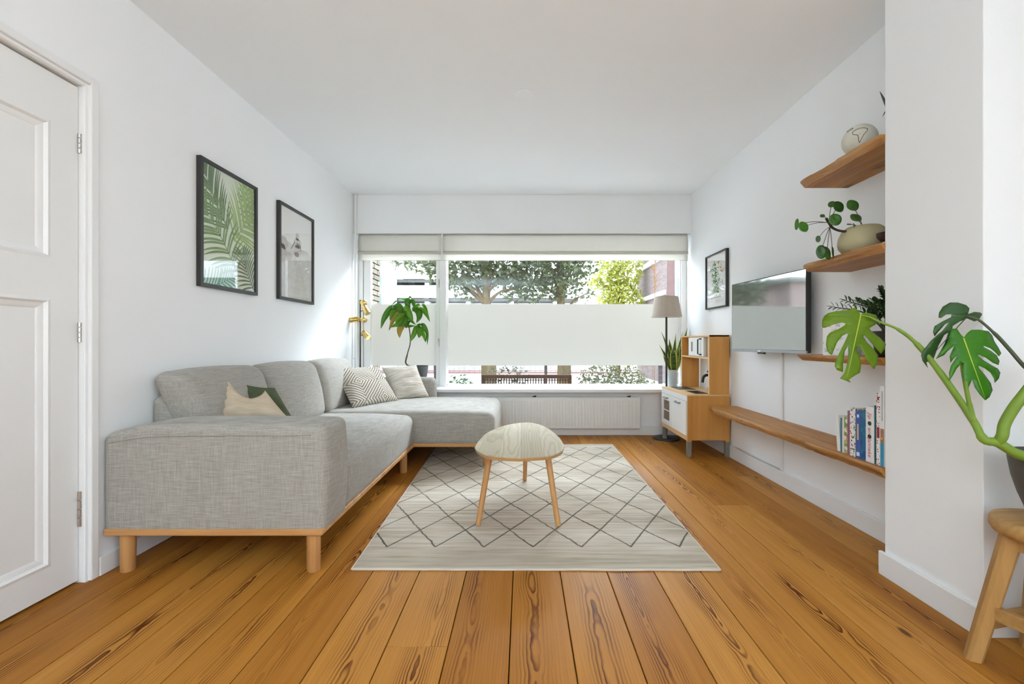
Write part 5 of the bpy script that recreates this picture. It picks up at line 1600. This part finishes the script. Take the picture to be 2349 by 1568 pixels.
# apartment block across the street
FY = 20.0
ap = thing('apartment_block', (-3, FY, -.15), 'white apartment block with long balconies across the street', 'building')
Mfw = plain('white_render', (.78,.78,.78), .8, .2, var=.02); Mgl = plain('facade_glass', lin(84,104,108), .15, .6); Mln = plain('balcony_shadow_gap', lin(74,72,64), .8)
MB().box((-9.5, FY, -.15), (2.4, FY+6, 9)).build('wall', Mfw, ap)
for zf in (1.35, 2.86, 3.68, 5.4):
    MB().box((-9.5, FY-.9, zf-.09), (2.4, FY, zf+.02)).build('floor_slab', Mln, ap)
    if zf < 5: MB().box((-9.5, FY-.92, zf+.06), (2.4, FY-.86, zf+.60)).build('balustrade', Mfw, ap)
for x in (-8.2, -6.05, -4.2, -2.4, -.5, 1.4):
    MB().box((x-.09, FY-.8, -.15), (x+.09, FY-.02, 6)).build('column', Mfw, ap)
for x in (-9.0, -7.6, -5.5, -3.6, -1.7, .2):
    for zf in (.1, 2.95, 5.5):
        w_ = MB().box((x, FY-.03, zf), (x+1.1, FY+.02, zf+1.5)).build('window', Mfw, ap)
        MB().box((x+.07, FY-.035, zf+.07), (x+1.03, FY-.025, zf+1.43)).build('window_pane', Mgl, w_)
# stair tower of pale glass left of it
tw = thing('glass_tower', (-6.6, 17.6, -.15), 'pale blue glazed stair tower beside the brick return', 'building')
MB().box((-8.0, 17.5, -.15), (-5.45, 19, 8)).build('wall', Mfw, tw)
for i in range(6):
    MB().box((-7.9, 17.46, .3+i*.72), (-5.62, 17.5, .3+i*.72+.46)).build('window_pane', plain('tower_glass', lin(104,122,124), .2, .5), tw)

# brick house on the right
hs = thing('brick_house', (6, 13, -.15), 'pink brick house with white bands behind the floor lamp', 'building')
def house_mat():
    m = Mat('far_brick', .9, .2)
    n = m.nt.nodes.new('ShaderNodeTexBrick'); n.inputs['Scale'].default_value = 1.0
    n.inputs['Color1'].default_value = (*lin(122,106,100),1); n.inputs['Color2'].default_value = (*lin(110,92,86),1); n.inputs['Mortar'].default_value = (*lin(116,106,100),1)
    n.inputs['Brick Width'].default_value = .22; n.inputs['Row Height'].default_value = .065; n.inputs['Mortar Size'].default_value = .008
    x, y, z = m.obj(); m.nt.links.new(m.vec(y+x, z, 0.0), n.inputs['Vector'])
    m.col(n.outputs['Color'])
    return m.m
Mhb = house_mat()
MB().box((3.96, 12.0, -.15), (9, 15.3, 7)).build('wall', Mhb, hs)
for (za, zb) in ((2.33, 2.45), (3.36, 3.50), (1.0, 1.1)):
    MB().box((3.90, 12.2, za), (3.97, 15.36, zb)).build('band', Mfw, hs)
MB().box((3.93, 11.95, -.15), (4.10, 12.02, 7)).build('corner_pier', plain('pier_brick', lin(86,64,58), .9), hs)
for zf in (.2, 1.75, 3.35):
    w_ = MB().box((4.12, 11.93, zf), (5.6, 12.0, zf+1.5)).build('window', Mfw, hs)
    MB().box((4.18, 11.92, zf+.42), (5.54, 11.94, zf+1.0)).build('window_pane', plain('house_glass', lin(56,92,102), .15, .6), w_)

# trees
def leaf_cloud(n, fn, size, rng, jitter=.5):
    mb = MB()
    for i in range(n):
        c = fn(rng)
        if c is None: continue
        d = Vector((rng.gauss(0,1), rng.gauss(0,1), rng.gauss(0,.6)-.5)).normalized()
        s = d.cross(Vector((rng.gauss(0,1), rng.gauss(0,1), rng.gauss(0,1)))).normalized()
        L = size*rng.uniform(.7,1.3); W = L*.30
        u = d.cross(s)*L*.08
        mb.add([c, c+d*L*.35+s*W+u, c+d*L, c+d*L*.35-s*W+u, c+d*L*.45-u], [(0,1,4),(1,2,4),(2,3,4),(3,0,4)])
    return mb
def tree(name, label, base, trunk_r, fork, blobs, n, size, c1, c2, seed, bark, group=None, lean=(0,0)):
    rng = random.Random(seed)
    base = Vector(base)
    t = thing(name, base, label, 'tree', group)
    top = Vector((base.x+lean[0], base.y+lean[1], fork+1.2))
    MB().tube(smoothpath([base, base.lerp(top,.35)+Vector((.03,0,0)), base.lerp(top,.7), top], 4), [trunk_r*1.15]*4+[trunk_r]*4+[trunk_r*.8]*4+[trunk_r*.5], 10).build('trunk', bark, t, smooth=True)
    for k, (c, r) in enumerate(blobs):
        c = Vector(c); a = base.lerp(top, min(1, max(.35, (fork - base.z)/(top.z-base.z)*rng.uniform(.75,1.05))))
        MB().tube(smoothpath([a, a.lerp(c,.5)+Vector((0,0,.12)), c], 4), [trunk_r*.42]*3+[trunk_r*.3]*3+[trunk_r*.15]*3, 7).build('branch', bark, t, smooth=True)
    tot = sum(r[0]*r[1]*r[2] for c, r in blobs)
    def fn(rg):
        w_ = rg.uniform(0, tot)
        for c, r in blobs:
            w_ -= r[0]*r[1]*r[2]
            if w_ <= 0: break
        while True:
            p = Vector((rg.uniform(-1,1), rg.uniform(-1,1), rg.uniform(-1,1)))
            if p.length < 1: break
        return Vector((c[0]+p.x*r[0], c[1]+p.y*r[1], c[2]+p.z*r[2]))
    o = leaf_cloud(n, fn, size, rng).build('foliage', leaf_mat(name+'_leaf', c1, c2, trans=.35), t)
    o['kind'] = 'stuff'
    return t
Mbk = plain('tree_bark', lin(84,70,48), .9, .1, var=.25, scale=14)
T = 9.0
tree('garden_tree', 'leafy green tree with a leaning trunk left of the window centre', (-.62, T, -.15), .085, 1.95,
     [((-1.25,T,2.55),(.75,.7,.45)), ((-.55,T+.1,2.65),(.8,.7,.55)), ((.05,T,2.45),(.6,.6,.5)), ((-1.15,T-.1,2.15),(.42,.4,.28)), ((-2.2,T+.2,2.75),(.7,.5,.26)), ((-.1,T-.2,2.05),(.45,.4,.25)), ((-.6,T,3.3),(1.6,1.0,.6)), ((-1.7,T,2.45),(.4,.3,.22))],
     4300, .12, lin(40,49,20), lin(76,84,40), 11, Mbk, lean=(-.22,0))
tree('garden_tree', 'leafy green tree with an upright trunk right of the window centre', (.80, T+.3, -.15), .085, 2.0,
     [((.55,T+.3,2.6),(.8,.7,.5)), ((1.1,T+.2,2.62),(.55,.5,.4)), ((.3,T+.3,2.1),(.5,.4,.28)), ((.85,T+.1,2.12),(.42,.4,.26)), ((1.3,T,2.0),(.22,.2,.2)), ((.8,T+.3,3.3),(1.3,1.0,.6))],
     3300, .12, lin(38,48,20), lin(72,82,38), 12, Mbk, lean=(-.02,0))
tree('street_tree', 'bright yellow-green tree in front of the brick house', (3.05, 14.2, -.15), .07, 1.6,
     [((3.1,14.2,2.4),(.75,.7,.55)), ((2.75,14.2,3.2),(.5,.5,.7)), ((3.3,14.2,3.4),(.55,.5,.8)), ((2.3,14.1,2.9),(.28,.3,.22)), ((3.1,14.2,1.6),(.6,.6,.4))],
     3000, .13, lin(110,116,30), lin(160,160,60), 13, Mbk)
tree('street_tree', 'dark green street tree far left, seen mirrored in the television', (-6.4, 14.0, -.15), .12, 1.8,
     [((-6.3,14.0,2.9),(1.1,1.0,1.3)), ((-5.9,14.0,3.8),(.8,.8,.9)), ((-7.0,14.0,3.6),(.8,.8,1.0)), ((-6.6,14.1,1.7),(.8,.7,.6))],
     2600, .16, lin(40,49,20), lin(76,84,40), 14, Mbk)
rh = thing('row_house', (-11, 14, -.15), 'pink plastered row house far left, seen mirrored in the television', 'building')
MB().box((-16, 13.6, -.15), (-8.3, 18, 3.1)).build('wall', plain('pink_plaster', lin(116,100,94), .9, .2), rh)
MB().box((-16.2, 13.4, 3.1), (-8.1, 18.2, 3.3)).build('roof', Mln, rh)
for x in (-15.0, -12.8, -10.6):
    w_ = MB().box((x, 13.55, .9), (x+1.2, 13.61, 2.3)).build('window', Mfw, rh)
    MB().box((x+.08, 13.54, .98), (x+1.12, 13.56, 2.22)).build('window_pane', Mgl, w_)
# dry stalk
dg_ = thing('dry_stalk', (2.05, 6.9, -.15), 'single dry brown stalk showing above the lamp shade', 'plant')
Mdry = plain('dry_stem', lin(104,76,50), .9, .1)
tp0 = Vector((2.055,6.9,-.15)); rng = random.Random(8)
MB().tube(smoothpath([tp0, Vector((2.06,6.9,1.2)), Vector((2.07,6.9,2.35))], 5), .006, 6).build('stem', Mdry, dg_)
for i in range(16):
    z_ = 1.78+.035*i; a = rng.uniform(0,6.28)
    p = Vector((2.065,6.9,z_)); q = p+Vector((math.cos(a)*.07, math.sin(a)*.07, .12))
    MB().tube([p, p.lerp(q,.6), q], [.004,.006,.002], 5).build('seed_spray', Mdry, dg_)

# fence with mesh, posts and the lattice bench below the film
fn_ = thing('garden_fence', (.2, 7.4, -.15), 'wire mesh garden fence with stubby timber posts', 'fence')
Mpo = plain('weathered_timber', lin(88,76,54), .9, .1, var=.2, scale=18)
for (px, wd) in ((1112,15),(1252,6.5),(1299,19),(1515,8),(1000,8)):
    x = (px-CX)*7.4/FPX; h = wd*7.4/FPX/2
    MB().box((x-h, 7.4-h, -.15), (x+h, 7.4+h, .96)).build('post', Mpo if wd > 8 else plain('dark_post', lin(48,34,26), .9), fn_, bevel=.006)
wm = MB()
for i in range(64): 
    x = -2.6+i*.085; wm.tube([(x,7.36,-.15),(x,7.36,.95)], .0022, 4, False)
for j in range(12): wm.tube([(-2.6,7.36,.02+j*.085),(2.8,7.36,.02+j*.085)], .0022, 4, False)
o = wm.build('wire_mesh', plain('wire', lin(80,80,78), .5, .5, .5), fn_); o['kind'] = 'stuff'
gb = thing('garden_bench', (.02, 6.5, -.15), 'dark timber garden bench with a lattice back outside the window', 'bench')
Mdk = plain('dark_timber', lin(52,36,24), .85, .15, var=.2, scale=16)
bx0, bx1, bz = (1105-CX)*6.5/FPX, (1311-CX)*6.5/FPX, .525
MB().box((bx0, 6.46, bz-.055), (bx1, 6.54, bz)).build('top_rail', Mdk, gb, bevel=.004)
for x in (bx0, bx1-.055): MB().box((x, 6.47, -.15), (x+.055, 6.53, bz-.05)).build('leg', Mdk, gb)
MB().box((bx0, 6.47, .02), (bx1, 6.53, .08)).build('lower_rail', Mdk, gb)
nb = 30
for i in range(nb):
    x = bx0+.07+(bx1-bx0-.14)*(i+.5)/nb
    MB().box((x-.008, 6.49, .08), (x+.008, 6.505, bz-.05)).build('slat', Mdk, gb)
for j in range(5): MB().box((bx0+.05, 6.502, .14+j*.075), (bx1-.05, 6.512, .152+j*.075)).build('cross_slat', Mdk, gb)
MB().box((bx0, 6.1, -.0), (bx1, 6.47, .03)).build('seat', Mdk, gb)
for x in (bx0, bx1-.055): MB().box((x, 6.1, -.15), (x+.055, 6.15, .0)).build('front_leg', Mdk, gb)
def shrub(name, label, c, r, n, size, c1, c2, seed, stems=6):
    rng = random.Random(seed); c = Vector(c)
    t = thing(name, (c.x, c.y, -.15), label, 'shrub')
    st_ = MB()
    for i in range(stems):
        a = rng.uniform(0,6.28); st_.tube([(c.x,c.y,-.15),(c.x+math.cos(a)*r[0]*.5,c.y+math.sin(a)*r[1]*.5,c.z),(c.x+math.cos(a)*r[0]*.8,c.y+math.sin(a)*r[1]*.8,c.z+r[2]*.8)], [.006,.004,.002], 5)
    st_.build('stems', Mbk, t)
    def fn(rg):
        while True:
            p = Vector((rg.uniform(-1,1), rg.uniform(-1,1), rg.uniform(-1,1)))
            if p.length < 1: break
        return Vector((c.x+p.x*r[0], c.y+p.y*r[1], max(-.1, c.z+p.z*r[2])))
    o = leaf_cloud(n, fn, size, rng).build('foliage', leaf_mat(name+'_leaf', c1, c2, trans=.3), t); o['kind'] = 'stuff'
shrub('flowering_shrub', 'dense speckled shrub outside at the right of the lattice bench', (1.35, 6.6, .32), (.58,.4,.42), 1500, .06, lin(40,50,22), lin(92,88,50), 21)
shrub('low_shrub', 'small green shrub outside between window post and lattice bench', (-.92, 6.4, .25), (.26,.25,.30), 260, .07, lin(28,44,18), lin(56,74,34), 22)
shrub('low_shrub', 'wispy shrub poking up behind the lattice bench', (-.25, 6.95, .40), (.36,.2,.30), 240, .06, lin(32,40,22), lin(70,74,46), 23)
shrub('low_shrub', 'green ground shrub at the foot of the speckled shrub', (1.72, 6.2, .1), (.32,.25,.36), 420, .06, lin(30,48,18), lin(62,78,36), 24)
